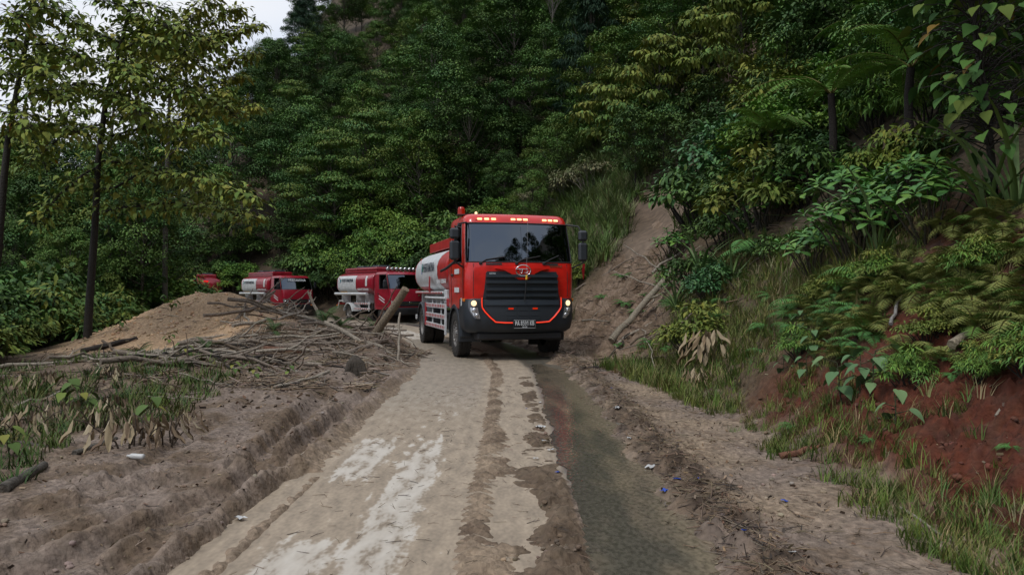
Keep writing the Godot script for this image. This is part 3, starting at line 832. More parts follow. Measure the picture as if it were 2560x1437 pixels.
func build_driver() -> void:
	# seated figure at the wheel of the first truck: one skin from blended capsules
	var B := [[Vector3(0, 0.0, 0), Vector3(0, 0.28, -0.03), 0.17, 0.155], [Vector3(0, 0.28, -0.03), Vector3(0, 0.48, -0.02), 0.155, 0.12], [Vector3(-0.19, 0.46, -0.02), Vector3(0.19, 0.46, -0.02), 0.075, 0.075], [Vector3(0, 0.5, -0.02), Vector3(0, 0.62, 0.0), 0.055, 0.052],
		[Vector3(-0.2, 0.45, -0.02), Vector3(-0.29, 0.22, 0.08), 0.055, 0.045], [Vector3(-0.29, 0.22, 0.08), Vector3(-0.2, 0.26, 0.34), 0.044, 0.032], [Vector3(0.2, 0.45, -0.02), Vector3(0.27, 0.22, 0.1), 0.055, 0.045], [Vector3(0.27, 0.22, 0.1), Vector3(0.16, 0.27, 0.35), 0.044, 0.032],
		[Vector3(-0.1, -0.05, 0.02), Vector3(-0.13, 0.0, 0.42), 0.09, 0.07], [Vector3(0.1, -0.05, 0.02), Vector3(0.13, 0.0, 0.42), 0.09, 0.07], [Vector3(-0.13, 0.0, 0.42), Vector3(-0.13, -0.36, 0.5), 0.062, 0.045], [Vector3(0.13, 0.0, 0.42), Vector3(0.13, -0.36, 0.5), 0.062, 0.045]]
	var H := [[Vector3(0, 0.70, 0.015), Vector3(0, 0.78, -0.005), 0.085, 0.098], [Vector3(0, 0.655, 0.05), Vector3(0, 0.68, 0.055), 0.045, 0.05], [Vector3(0, 0.735, 0.1), Vector3(0, 0.705, 0.122), 0.012, 0.018], [Vector3(-0.095, 0.735, 0.0), Vector3(-0.1, 0.71, 0.0), 0.018, 0.014], [Vector3(0.095, 0.735, 0.0), Vector3(0.1, 0.71, 0.0), 0.018, 0.014], [Vector3(0, 0.6, 0.0), Vector3(0, 0.66, 0.01), 0.052, 0.052]]
	for sx in [-1.0, 1.0]:
		var w := Vector3(sx * 0.185, 0.265, 0.345)
		H.append([w, w + Vector3(-sx * 0.02, 0.03, 0.06), 0.032, 0.034])
		for k in 4:
			var r0 := w + Vector3(-sx * (0.045 - 0.02 * k), 0.045 - 0.006 * k, 0.075)
			H.append([r0, r0 + Vector3(-sx * 0.01, 0.0, 0.035), 0.011, 0.010])
			H.append([r0 + Vector3(-sx * 0.01, 0.0, 0.035), r0 + Vector3(-sx * 0.005, -0.03, 0.03), 0.010, 0.009])
		H.append([w + Vector3(sx * 0.012, 0.02, 0.04), w + Vector3(sx * 0.03, 0.045, 0.075), 0.012, 0.010])
	var p := thing("person", "driver in a dark shirt at the wheel of the bright red truck", "person")
	var tr: Node3D = get_node("tanker_truck")
	p.transform = tr.transform * Transform3D(Basis(), Vector3(-0.65, 1.83, -1.42))
	obj("body", nets(B, 0.026, 0.03), M.shirt, p)
	obj("skin", nets(H, 0.0095, 0.016), M.skin, p)
	var hb := MB.new()
	hb.lathe([Vector2(0.105, 0.0), Vector2(0.108, 0.03), Vector2(0.09, 0.075), Vector2(0.05, 0.1), Vector2(0.001, 0.107)], 20, Transform3D(Basis(Vector3.RIGHT, -0.25), Vector3(0, 0.775, -0.015)), true)
	obj("hair", hb.mesh(), M.hair, p)
func nets(bones: Array, cell: float, blend: float) -> ArrayMesh:
	var lo := Vector3.ONE * 1e9
	var hi := -lo
	for q in bones:
		var r: float = maxf(q[2], q[3]) + cell * 3.0
		for e in [q[0], q[1]]:
			lo = lo.min(e - Vector3.ONE * r); hi = hi.max(e + Vector3.ONE * r)
	var n := Vector3i((hi - lo) / cell) + Vector3i.ONE * 2
	var f := PackedFloat32Array()
	f.resize(n.x * n.y * n.z); f.fill(1.0)
	for q in bones:
		var r: float = maxf(q[2], q[3]) + cell * 3.0 + blend
		var a: Vector3 = q[0]
		var ab: Vector3 = q[1] - a
		var l2 := maxf(ab.length_squared(), 1e-9)
		var c0 := Vector3i(((a.min(q[1]) - Vector3.ONE * r - lo) / cell).max(Vector3.ZERO))
		var c1 := Vector3i((a.max(q[1]) + Vector3.ONE * r - lo) / cell) + Vector3i.ONE
		c1 = c1.min(n - Vector3i.ONE)
		for z in range(c0.z, c1.z + 1):
			for y in range(c0.y, c1.y + 1):
				for x in range(c0.x, c1.x + 1):
					var p := lo + Vector3(x, y, z) * cell
					var k := clampf((p - a).dot(ab) / l2, 0.0, 1.0)
					var d: float = (p - a - ab * k).length() - lerpf(q[2], q[3], k)
					var i := (z * n.y + y) * n.x + x
					var o := f[i]
					var h := maxf(blend - absf(o - d), 0.0) / blend
					f[i] = minf(o, d) - h * h * blend * 0.25
	var b := MB.new()
	var ids := {}
	for z in n.z - 1:
		for y in n.y - 1:
			for x in n.x - 1:
				var i := (z * n.y + y) * n.x + x
				var cs := [i, i + 1, i + n.x, i + n.x + 1, i + n.x * n.y, i + n.x * n.y + 1, i + n.x * n.y + n.x, i + n.x * n.y + n.x + 1]
				var neg := 0
				for q in cs: neg += 1 if f[q] < 0.0 else 0
				if neg == 0 or neg == 8: continue
				var s := Vector3.ZERO
				var cnt := 0
				for e in [[0, 1], [2, 3], [4, 5], [6, 7], [0, 2], [1, 3], [4, 6], [5, 7], [0, 4], [1, 5], [2, 6], [3, 7]]:
					var fa := f[cs[e[0]]]
					var fb := f[cs[e[1]]]
					if (fa < 0.0) != (fb < 0.0):
						var k := fa / (fa - fb)
						var pa := Vector3(e[0] & 1, (e[0] >> 1) & 1, e[0] >> 2)
						var pb := Vector3(e[1] & 1, (e[1] >> 1) & 1, e[1] >> 2)
						s += pa.lerp(pb, k); cnt += 1
				var g := Vector3(f[cs[1]] + f[cs[3]] + f[cs[5]] + f[cs[7]] - f[cs[0]] - f[cs[2]] - f[cs[4]] - f[cs[6]], f[cs[2]] + f[cs[3]] + f[cs[6]] + f[cs[7]] - f[cs[0]] - f[cs[1]] - f[cs[4]] - f[cs[5]], f[cs[4]] + f[cs[5]] + f[cs[6]] + f[cs[7]] - f[cs[0]] - f[cs[1]] - f[cs[2]] - f[cs[3]]).normalized()
				ids[i] = b.v.size()
				b.v.append(lo + (Vector3(x, y, z) + s / cnt) * cell); b.n.append(g); b.c.append(Color.WHITE)
	var st := [1, n.x, n.x * n.y]
	for i in ids:
		for ax in 3:
			var u: int = st[(ax + 1) % 3]
			var w: int = st[(ax + 2) % 3]
			# the grid edge along ax at this cell's far corner in u and w
			var e0: int = i + u + w
			if e0 + st[ax] >= f.size(): continue
			if (f[e0] < 0.0) == (f[e0 + st[ax]] < 0.0): continue
			if ids.has(i + u) and ids.has(i + w) and ids.has(i + u + w):
				b.tri_checked(ids[i], ids[i + u], ids[i + u + w]); b.tri_checked(ids[i], ids[i + u + w], ids[i + w])
	return b.mesh()

func build_small_tanker(label: String, pos: Vector3, turn: float, opt: Dictionary) -> void:
	var t := thing("small_tanker", label, "truck", pos, turn, "small maroon tankers waiting along the bend")
	var rows := [[0.62, 1.0, -0.02, 0.16, 0.05], [0.95, 1.02, 0.0, 0.16, 0.06], [1.3, 1.03, -0.01, 0.16, 0.07], [1.55, 1.03, -0.05, 0.16, 0.08], [1.62, 1.025, -0.08, 0.16, 0.09], [1.85, 1.01, -0.17, 0.16, 0.1], [2.1, 0.99, -0.28, 0.16, 0.1], [2.3, 0.97, -0.38, 0.16, 0.1], [2.38, 0.95, -0.45, 0.16, 0.1], [2.44, 0.9, -0.56, 0.16, 0.09, 0.03], [2.46, 0.78, -0.75, 0.14, 0.06, 0.12]]
	var P := shell(rows, -1.75)
	var w: int = P[0].size()
	var f0 := 9
	var f1 := w - 1 - 9
	var glass := [[4, 7, f0, f1]]
	var holes := [[4, 7, f0, f1], [4, 7, 3, 7], [4, 7, w - 1 - 7, w - 1 - 3]]
	var b := MB.new()
	b.grid(P, Vector3.ZERO, true, holes)
	b.poly(Array(P[P.size() - 1]), Vector3.UP)
	var cab := obj("cab", b.prune().mesh(), M.maroon, t)
	b = MB.new()
	b.grid(shrink(P, 0.04), Vector3.ZERO, true, holes)
	obj("cab_lining", b.prune().mesh(), M.black_trim, cab)
	var G := shrink(P, 0.01)
	b = MB.new()
	b.grid(G, Vector3.ZERO, true, glass, true)
	obj("windshield", b.prune().mesh(), M.dark_glass, cab)
	obj("windshield_gasket", wire(loop_of(P, 4, 7, f0, f1), 0.014), M.black_trim, cab)
	for q in [[3, 7], [w - 1 - 7, w - 1 - 3]]: obj("window_gasket", wire(loop_of(P, 4, 7, q[0], q[1]), 0.016), M.black_trim, cab)
	obj("dashboard", boxm(Vector3(0, 1.4, -0.6), Vector3(1.8, 0.4, 0.5), 0.06), M.black_trim, cab)
	for x in [-0.5, 0.5]: obj("seat", boxm(Vector3(x, 1.5, -1.5), Vector3(0.5, 1.0, 0.16), 0.05), M.cloth_grey, cab)
	for sx in [-1.0, 1.0]:
		var dr := obj("door", boxm(Vector3(sx * 1.028, 1.2, -0.95), Vector3(0.012, 0.8, 0.95), 0.004), M.maroon, cab)
		obj("door_handle", boxm(Vector3(sx * 1.04, 1.38, -1.3), Vector3(0.03, 0.04, 0.14), 0.01), M.black_trim, dr)
		for k in 2: obj("door_stripe", boxm(Vector3(sx * 1.037, 1.18 - k * 0.13, -0.95), Vector3(0.006, 0.05, 0.6), 0.0, Basis(Vector3.RIGHT, 0.35)), M.white_paint, dr)
		var arm := obj("mirror_arm", wire([Vector3(sx * 0.98, 2.2, -0.5), Vector3(sx * 1.22, 2.1, -0.3), Vector3(sx * 1.22, 1.6, -0.28)], 0.014), M.black_trim, t)
		obj("mirror", boxm(Vector3(sx * 1.22, 1.86, -0.29), Vector3(0.18, 0.34, 0.08), 0.03), M.mirror_housing, arm)
	if opt.get("screen_text", false):
		lettering("PERTAMINA", 0.15, M.white_paint, cab, Transform3D(Basis(Vector3.RIGHT, -0.42), Vector3(0.0, 2.17, -0.28)))
	# face: grille, lamps, bumper
	var gr := obj("grille", front_sheet(rows, [[0.78, -0.55, 0.55], [0.9, -0.58, 0.58], [1.02, -0.6, 0.6]], 0.02).mesh(), M.black_trim, t)
	for y in [0.83, 0.91, 0.99]: obj("slat", front_bar(rows, y, -0.55, 0.55, 0.025, 0.035), M.chrome if y > 0.86 and y < 0.95 else M.grille_bar, gr)
	obj("badge", boxm(Vector3(0, 0.93, 0.05), Vector3(0.16, 0.09, 0.02), 0.01), M.chrome, gr)
	for sx in [-1.0, 1.0]:
		var hl := obj("headlight", front_sheet(rows, [[0.76, sx * 0.62, sx * 0.95], [0.9, sx * 0.63, sx * 0.98], [1.04, sx * 0.64, sx * 0.99]], 0.02, 6).mesh(), M.lamp_chrome, t)
		for x in [0.72, 0.86]:
			b = MB.new()
			var xf := Transform3D(Basis(Vector3.UP, sx * 0.2) * Basis(Vector3.RIGHT, PI * 0.5), Vector3(sx * x, 0.89, row_z(rows, 0.89, x) + 0.01))
			b.lathe([Vector2(0.065, 0.0), Vector2(0.06, 0.02), Vector2(0.03, 0.035), Vector2(0.001, 0.04)], 14, xf, true)
			obj("lamp_lens", b.mesh(), M.lamp_glass, hl)
		obj("turn_signal", boxm(Vector3(sx * 0.85, 0.66, 0.0), Vector3(0.2, 0.07, 0.05), 0.01), M.amber_lens, t)
	var bro := [[0.36, 0.98, 0.0, 0.14, 0.05], [0.42, 1.03, 0.05, 0.14, 0.05], [0.66, 1.04, 0.06, 0.14, 0.05], [0.72, 1.02, 0.02, 0.14, 0.05]]
	var BP := shell(bro, -0.5)
	b = MB.new()
	b.grid(BP, Vector3.ZERO, true)
	b.poly(Array(BP[3]), Vector3.UP)
	b.poly(Array(BP[0]), Vector3.DOWN)
	var bu := obj("bumper", b.mesh(), M.black_trim, t)
	obj("plate", boxm(Vector3(0, 0.55, 0.085), Vector3(0.42, 0.13, 0.01)), M.plate_black, bu)
	# wheels and chassis
	for sx in [-1.0, 1.0]:
		add_wheel(t, Vector3(sx * 0.86, 0.4, -1.05), 0.4, 0.22, sx)
		add_wheel(t, Vector3(sx * 0.9, 0.4, -4.6), 0.4, 0.21, sx, 0.0, true)
		arc_guard(t, "mudguard", Vector3(0, 0.4, -4.6), 0.52, sx * 0.55, sx * 1.06, 0.15, PI - 0.15, M.white_paint)
		obj("chassis_rail", boxm(Vector3(sx * 0.35, 0.68, -3.2), Vector3(0.08, 0.2, 5.0)), M.black_trim, t)
	obj("axle_beam", wire([Vector3(-0.8, 0.4, -4.6), Vector3(0.8, 0.4, -4.6)], 0.1, 8), M.black_trim, t)
	obj("gearbox", boxm(Vector3(0, 0.6, -1.1), Vector3(0.6, 0.5, 1.6), 0.05), M.black_trim, t)
	var cy := 1.9
	var rx := 1.05
	var ry := 0.56
	var pw := 0.62
	var drum := tank_body(t, -2.0, -5.9, cy, rx, ry, pw, -3.4, M.maroon)
	for sx in [-1.0, 1.0]:
		tank_panel(drum, "white_panel", sx, -5.82, -3.7, cy, rx, ry, pw, -1.0, 0.6, 0.006, M.white_paint)
		tank_panel(drum, "yellow_label", sx, -5.75, -4.95, cy, rx, ry, pw, -0.95, -0.6, 0.010, M.yellow)
		tank_panel(drum, "notice_label", sx, -2.65, -2.45, cy, rx, ry, pw, -0.1, 0.5, 0.008, M.sticker)
	side_text(drum, "PERTAMINA", 0.17, Vector3(-1.062, cy + 0.16, -4.62), M.navy)
	fuel_logo(drum, Vector3(-1.06, cy + 0.08, -5.6), 0.15)
	side_text(drum, "MUDAH TERBAKAR", 0.1, Vector3(-1.056, cy - 0.3, -2.9), M.white_paint)
	obj("tank_top", boxm(Vector3(0, 2.56, -3.95), Vector3(1.3, 0.3, 3.5), 0.03), M.maroon, t)
	for k in 2: obj("top_ridge", boxm(Vector3(0, 2.5 + k * 0.13, -3.95), Vector3(1.36, 0.035, 3.56), 0.01), M.maroon, t)
	for z in [-2.9, -4.6]: obj("hatch", boxm(Vector3(0, 2.76, z), Vector3(0.75, 0.12, 0.7), 0.05), M.grille, t)
	for sx in [-1.0, 1.0]:
		obj("side_tube", wire([Vector3(sx * 1.1, 1.37, -2.35), Vector3(sx * 1.1, 1.37, -6.0)], 0.07, 10), M.white_paint, t)
		for z in [-2.8, -3.8, -5.5]: obj("saddle", boxm(Vector3(sx * 0.7, 1.15, z), Vector3(0.5, 0.5, 0.07), 0.01), M.white_paint, t)
		var sg := obj("side_guard", boxm(Vector3(sx * 1.02, 0.75, -2.3), Vector3(0.04, 0.5, 0.06)), M.white_paint, t)
		for y in [0.62, 0.88]: striped_rail(sg, Vector3(sx * 1.02, y, -2.2), Vector3(sx * 1.02, y, -3.9), 0.09, 8)
		obj("support_leg", wire([Vector3(sx * 1.0, 1.0, -5.2), Vector3(sx * 1.0, 1.0, -5.7), Vector3(sx * 1.02, 0.62, -5.85)], 0.035, 6), M.white_paint, t)
		var tl := obj("tail_light", boxm(Vector3(sx * 0.75, 0.85, -5.98), Vector3(0.42, 0.1, 0.05), 0.01), M.tail_lamp if opt.get("tail", false) else M.red_reflector, t)
		obj("turn_lamp", boxm(Vector3(sx * 0.98, 0.75, -5.98), Vector3(0.12, 0.08, 0.05), 0.01), M.orange_lamp if opt.get("tail", false) else M.amber_lens, tl)
	obj("high_brake_light", boxm(Vector3(0.0, 2.2, -5.99), Vector3(0.3, 0.1, 0.05), 0.01), M.tail_lamp if opt.get("tail", false) else M.red_reflector, t)
	if opt.get("lamp_row", false):
		var bar := obj("lamp_bar", wire([Vector3(-0.95, 2.5, -0.68), Vector3(0.95, 2.5, -0.68)], 0.02), M.black_trim, t)
		for k in 8:
			b = MB.new()
			var xf := Transform3D(Basis(Vector3.RIGHT, PI * 0.5), Vector3(-0.84 + k * 0.24, 2.58, -0.66))
			b.lathe([Vector2(0.085, -0.07), Vector2(0.09, 0.0), Vector2(0.07, 0.03), Vector2(0.001, 0.045)], 14, xf)
			obj("work_lamp", b.mesh(), M.lamp_chrome, bar)

# ---------------------------------------------------------------- plants
var T := {}
func template(v: Array, tris: Array) -> Dictionary:
	var pv := PackedVector3Array(v)
	var pn := PackedVector3Array()
	pn.resize(v.size()); pn.fill(Vector3.ZERO)
	var pt := PackedInt32Array()
	for k in range(0, tris.size(), 3):
		var a: int = tris[k]
		var b: int = tris[k + 1]
		var c: int = tris[k + 2]
		var f := (pv[c] - pv[a]).cross(pv[b] - pv[a])
		if f.y < 0.0:
			f = -f
			var q := b
			b = c; c = q
		pt.append_array(PackedInt32Array([a, b, c]))
		pn[a] += f; pn[b] += f; pn[c] += f
	for k in pn.size(): pn[k] = pn[k].normalized()
	return {"v": pv, "n": pn, "t": pt}
# a leaf along +z, y up: rows of [z, half width, y of the midrib, y of the margin]
func leaf_rows(rows: Array) -> Dictionary:
	var v := []
	var t := []
	for r in rows:
		v.append(Vector3(-r[1], r[3], r[0])); v.append(Vector3(0, r[2], r[0])); v.append(Vector3(r[1], r[3], r[0]))
	for k in rows.size() - 1:
		var a := k * 3
		for s in 2: t.append_array([a + s, a + s + 1, a + s + 3, a + s + 1, a + s + 4, a + s + 3])
	return template(v, t)
func make_templates() -> void:
	T.small = template([Vector3(0, 0, 0), Vector3(-0.27, 0.06, 0.45), Vector3(0, -0.12, 1.0), Vector3(0.27, 0.06, 0.45)], [0, 1, 2, 0, 2, 3])
	T.needle = template([Vector3(0, 0, 0), Vector3(-0.05, 0.0, 0.4), Vector3(0, -0.15, 1.0), Vector3(0.05, 0.0, 0.4)], [0, 1, 2, 0, 2, 3])
	T.oval = leaf_rows([[0.0, 0.02, 0.0, 0.0], [0.25, 0.17, 0.0, 0.04], [0.55, 0.2, -0.02, 0.03], [0.82, 0.11, -0.1, -0.07], [1.0, 0.005, -0.2, -0.2]])
	T.obovate = leaf_rows([[0.0, 0.03, 0.0, 0.0], [0.3, 0.09, 0.05, 0.075], [0.65, 0.19, 0.05, 0.085], [0.88, 0.16, 0.0, 0.03], [1.0, 0.02, -0.05, -0.05]])
	T.lance = leaf_rows([[0.0, 0.02, 0.0, 0.0], [0.3, 0.09, 0.02, 0.05], [0.6, 0.08, -0.04, -0.01], [0.85, 0.045, -0.18, -0.16], [1.0, 0.004, -0.3, -0.3]])
	T.blade = leaf_rows([[0.0, 0.012, 0.0, 0.0], [0.3, 0.016, 0.02, 0.03], [0.6, 0.013, -0.06, -0.055], [0.85, 0.008, -0.25, -0.25], [1.0, 0.001, -0.42, -0.42]])
	T.upright = template([Vector3(-0.02, 0, 0), Vector3(0.02, 0, 0), Vector3(-0.016, 0.55, 0.1), Vector3(0.016, 0.55, 0.1), Vector3(0, 1.0, 0.42)], [0, 1, 2, 1, 3, 2, 2, 3, 4])
	T.heart = leaf_rows([[-0.12, 0.16, -0.02, 0.03], [0.0, 0.34, 0.0, 0.07], [0.15, 0.42, 0.0, 0.06], [0.4, 0.36, -0.03, 0.03], [0.65, 0.22, -0.1, -0.06], [0.88, 0.08, -0.2, -0.18], [1.0, 0.005, -0.27, -0.27]])
	T.round = leaf_rows([[-0.3, 0.14, 0.02, 0.0], [-0.15, 0.36, 0.03, 0.0], [0.1, 0.48, 0.03, -0.02], [0.35, 0.47, 0.0, -0.05], [0.58, 0.32, -0.07, -0.1], [0.7, 0.1, -0.13, -0.14]])
	T.dead = leaf_rows([[0.0, 0.02, 0.0, 0.0], [0.2, 0.1, 0.02, -0.05], [0.45, 0.13, 0.0, -0.1], [0.7, 0.1, -0.05, 0.06], [0.9, 0.06, -0.02, 0.08], [1.0, 0.01, 0.05, 0.05]])
	T.chip = template([Vector3(-0.5, 0, -0.2), Vector3(0.5, 0, -0.15), Vector3(0.42, 0.12, 0.2), Vector3(-0.5, 0.06, 0.15)], [0, 1, 2, 0, 2, 3])
func tint(c: Color, v := 0.25) -> Color:
	var k := 1.0 + R.randf_range(-v, v)
	return Color(c.r * k * R.randf_range(0.88, 1.12), c.g * k, c.b * k * R.randf_range(0.85, 1.15))
func pick(a: Array): return a[R.randi() % a.size()]

# leafy boughs: a dome of leaves around a point
func clump(b: MB, ctr: Vector3, r: float, flat: float, count: int, size: float, tp: Dictionary, cols: Array, droop: float) -> void:
	var base: Color = pick(cols)
	for k in count:
		var d := rdir()
		if d.y < -0.25: d.y *= -0.6
		d = d.normalized()
		var p := ctr + Vector3(d.x, d.y * flat, d.z) * r * sqrt(R.randf_range(0.25, 1.1))
		var f := Vector3(d.x, d.y * 0.35 - droop, d.z) + rdir() * 0.55
		var bs := facing(f, Vector3(d.x * 0.55, 1.0, d.z * 0.55) + rdir() * 0.3)
		b.put(tp, Transform3D(bs.scaled(Vector3.ONE * size * R.randf_range(0.65, 1.3)), p), tint(base if R.randf() < 0.75 else pick(cols)))
func bent(a: Vector3, b: Vector3, sag: float, n := 5, wob := 0.05) -> Array:
	var o := []
	var l := (b - a).length()
	for k in n + 1:
		var f := float(k) / n
		var w := rdir() * l * wob if k > 0 and k < n else Vector3.ZERO
		o.append(a.lerp(b, f) + Vector3(0, sag * l * sin(f * PI), 0) + w)
	return o
func taper(n: int, r0: float, r1: float) -> Array:
	var o := []
	for k in n + 1: o.append(lerpf(r0, r1, float(k) / n))
	return o
# p: h height, r crown radius, cb crown base share, n clumps, cr clump radius, leaves, size, tp, cols, droop, bark, lean, shape
func make_tree(called: String, label: String, p: Dictionary, group: String, category := "tree") -> Node3D:
	var t := thing(called, label, category, Vector3(0, -500, 0), 0.0, group)
	t.set_meta("stem", called)
	var tb := MB.new()
	var h: float = p.h
	var top := Vector3(R.randf_range(-1, 1) * p.get("lean", 0.06) * h, h * 0.92, R.randf_range(-1, 1) * p.get("lean", 0.06) * h)
	var stem := bent(Vector3(0, -0.6, 0), top, 0.0, 7, 0.012)
	var r0: float = p.get("tr", h * 0.012)
	tb.col = p.bark
	tb.tube(stem, taper(7, r0, r0 * 0.25), 7)
	var cb := MB.new()
	var cbase: float = p.cb
	var n: int = p.n
	for k in n:
		var f := (k + 0.5) / n
		var y := lerpf(cbase, 1.0, f)
		var prof := sin(PI * pow(clampf((f * 0.92 + 0.06), 0.0, 1.0), p.get("shape", 0.8)))
		var a := k * 2.39996 + R.randf_range(-0.5, 0.5)
		var rad: float = p.r * prof * sqrt(R.randf_range(p.get("hollow", 0.35), 1.0))
		var s_at := 0.92 * clampf(y * 0.85, 0.0, 1.0)
		var si := clampf(s_at * 7.0, 0.0, 6.99)
		var o: Vector3 = stem[int(si)].lerp(stem[int(si) + 1], si - floor(si))
		var c := Vector3(o.x + cos(a) * rad, y * h, o.z + sin(a) * rad)
		tb.tube(bent(o, c, -0.05, 3, 0.04), taper(3, r0 * 0.32, r0 * 0.06), 5, false)
		clump(cb, c, p.cr * R.randf_range(0.55, 1.4), p.get("flat", 0.7), int(p.leaves * R.randf_range(0.7, 1.2)), p.size, p.tp, p.cols, p.get("droop", 0.35))
	obj("trunk", tb.mesh(), M.bark, t)
	obj("crown", cb.mesh(), p.get("m", M.leaf), t)
	return t
func make_bush(called: String, label: String, p: Dictionary, group: String) -> Node3D:
	var t := thing(called, label, "bush", Vector3(0, -500, 0), 0.0, group)
	t.set_meta("stem", called)
	var tb := MB.new()
	tb.col = p.bark
	var cb := MB.new()
	for k in int(p.n):
		var a := k * 2.39996 + R.randf()
		var rad: float = p.r * sqrt((k + 0.5) / p.n)
		var y: float = p.h * (1.0 - 0.6 * pow(rad / p.r, 2.0)) * R.randf_range(0.55, 1.0)
		var c := Vector3(cos(a) * rad, y, sin(a) * rad)
		tb.tube(bent(Vector3(cos(a) * rad * 0.2, -0.3, sin(a) * rad * 0.2), c, 0.04, 4, 0.05), taper(4, 0.035, 0.008), 5, false)
		clump(cb, c, p.cr * R.randf_range(0.75, 1.2), p.get("flat", 0.75), p.leaves, p.size, p.tp, p.cols, p.get("droop", 0.3))
	obj("stem", tb.mesh(), M.bark, t)
	obj("foliage", cb.mesh(), p.get("m", M.leaf), t)
	return t
# one fern frond along +z that arches over; pinnae left and right of the rachis, each cut into leaflets when fine
func frond_mesh(l: float, wd: float, arch: float, cols: Array, fine := false, pairs := 20) -> ArrayMesh:
	var b := MB.new()
	var pts := []
	var n := 10
	for k in n + 1:
		var f := float(k) / n
		var a := lerpf(0.9, 0.9 - arch, f)
		pts.append(Vector3.ZERO if k == 0 else pts[k - 1] + Vector3(0, sin(a), cos(a)) * l / n)
	b.col = Color(0.10, 0.09, 0.03)
	b.tube(pts, taper(n, l * 0.008, l * 0.002), 4, false)
	var base: Color = pick(cols)
	for k in pairs:
		var f := lerpf(0.12, 0.99, float(k) / (pairs - 1))
		var fi := clampf(f * n, 0.0, n - 0.01)
		var o: Vector3 = pts[int(fi)].lerp(pts[int(fi) + 1], fi - floor(fi))
		var dir: Vector3 = (pts[int(fi) + 1] - pts[int(fi)]).normalized()
		var up := dir.cross(Vector3.RIGHT).normalized()
		if up.y < 0.0: up = -up
		var ln := wd * sin(PI * clampf(pow(f, 0.75) * 0.97 + 0.02, 0.0, 1.0)) + wd * 0.06
		for s in [-1.0, 1.0]:
			var fw: Vector3 = (Vector3(s, 0, 0) * 1.0 + dir * 0.42 - Vector3(0, 0.28, 0) + rdir() * 0.06)
			if fine:
				var q := 9
				for e in q:
					var g := (e + 0.6) / q
					var c2 := o + fw.normalized() * ln * g - up * ln * 0.12 * g * g
					for s2 in [-1.0, 1.0]:
						var f2: Vector3 = fw.normalized() * 0.6 + dir * s2
						b.put(T.small, Transform3D(facing(f2, up).scaled(Vector3.ONE * ln * 0.26 * (1.15 - g)), c2), tint(base, 0.15))
			else:
				b.put(T.lance, Transform3D(facing(fw, up).scaled(Vector3(ln * 1.5, ln, ln)), o), tint(base, 0.15))
	return b.mesh()
func make_fern(called: String, label: String, meshes: Array, count: int, group: String, spread_ := 0.5, trunk := 0.0) -> Node3D:
	var t := thing(called, label, "fern", Vector3(0, -500, 0), 0.0, group)
	t.set_meta("stem", called)
	var top := Vector3(0, trunk, 0)
	if trunk > 0.0:
		var tb := MB.new()
		tb.col = Color(0.03, 0.022, 0.016)
		tb.tube(bent(Vector3(0, -0.5, 0), top, 0.0, 5, 0.02), taper(5, 0.09, 0.07), 8)
		obj("trunk", tb.mesh(), M.bark, t)
	for k in count:
		var o := obj("frond", pick(meshes), M.leaf, t)
		var a := TAU * k / count + R.randf_range(-0.4, 0.4)
		var sc := R.randf_range(0.65, 1.1)
		o.transform = Transform3D(Basis(Vector3.UP, a) * Basis(Vector3.RIGHT, R.randf_range(-spread_, spread_ * 0.6)) * Basis(Vector3.BACK, R.randf_range(-0.2, 0.2)), top).scaled_local(Vector3.ONE * sc)
	return t
# woody shrub whose branch tips carry whorls of single leaves, each leaf a piece of its own
func make_whorl_shrub(called: String, label: String, h: float, r: float, tips: int, per: int, size: float, tp: String, mats: Array, group: String, most := 300) -> Node3D:
	var t := thing(called, label, "shrub", Vector3(0, -500, 0), 0.0, group)
	t.set_meta("stem", called)
	var tb := MB.new()
	tb.col = Color(0.07, 0.055, 0.035)
	var made := 0
	var rest := MB.new()
	for k in tips:
		var a := k * 2.39996 + R.randf_range(-0.3, 0.3)
		var rad := r * sqrt((k + 0.3) / tips)
		var tip := Vector3(cos(a) * rad, h * (1.0 - 0.45 * pow(rad / r, 2.0)) * R.randf_range(0.72, 1.0), sin(a) * rad)
		tb.tube(bent(Vector3(cos(a) * rad * 0.1, -0.3, sin(a) * rad * 0.1), tip, 0.08, 5, 0.03), taper(5, 0.022, 0.007), 5, false)
		var outw := (Vector3(cos(a) * 0.5, 1.0, sin(a) * 0.5)).normalized()
		var bs0 := facing(Vector3(cos(a), -0.3, sin(a)), outw)
		for q in per:
			var b2 := q * 2.39996 + R.randf_range(-0.2, 0.2)
			var lev := float(q) / per
			var f := bs0 * Vector3(cos(b2), lerpf(-0.25, 0.75, lev), sin(b2))
			var bs := facing(f, outw).scaled(Vector3.ONE * size * lerpf(1.1, 0.6, lev) * R.randf_range(0.85, 1.1))
			var xf := Transform3D(bs, tip + outw * (lev - 0.6) * size * 0.4)
			if made < most:
				var o := obj("leaf", pick(mats), M.leaf_gloss, t)
				o.transform = xf
			else:
				rest.put(T[tp], xf, tint(Color(0.05, 0.11, 0.03)))
			made += 1
	obj("stem", tb.mesh(), M.bark, t)
	if rest.v.size() > 0: obj("foliage", rest.mesh(), M.leaf_gloss, t).set_meta("kind", "stuff")
	return t
func leaf_meshes(tp: String, cols: Array) -> Array:
	var o := []
	for c in cols:
		var b := MB.new()
		b.put(T[tp], Transform3D(), c)
		o.append(b.mesh())
	return o
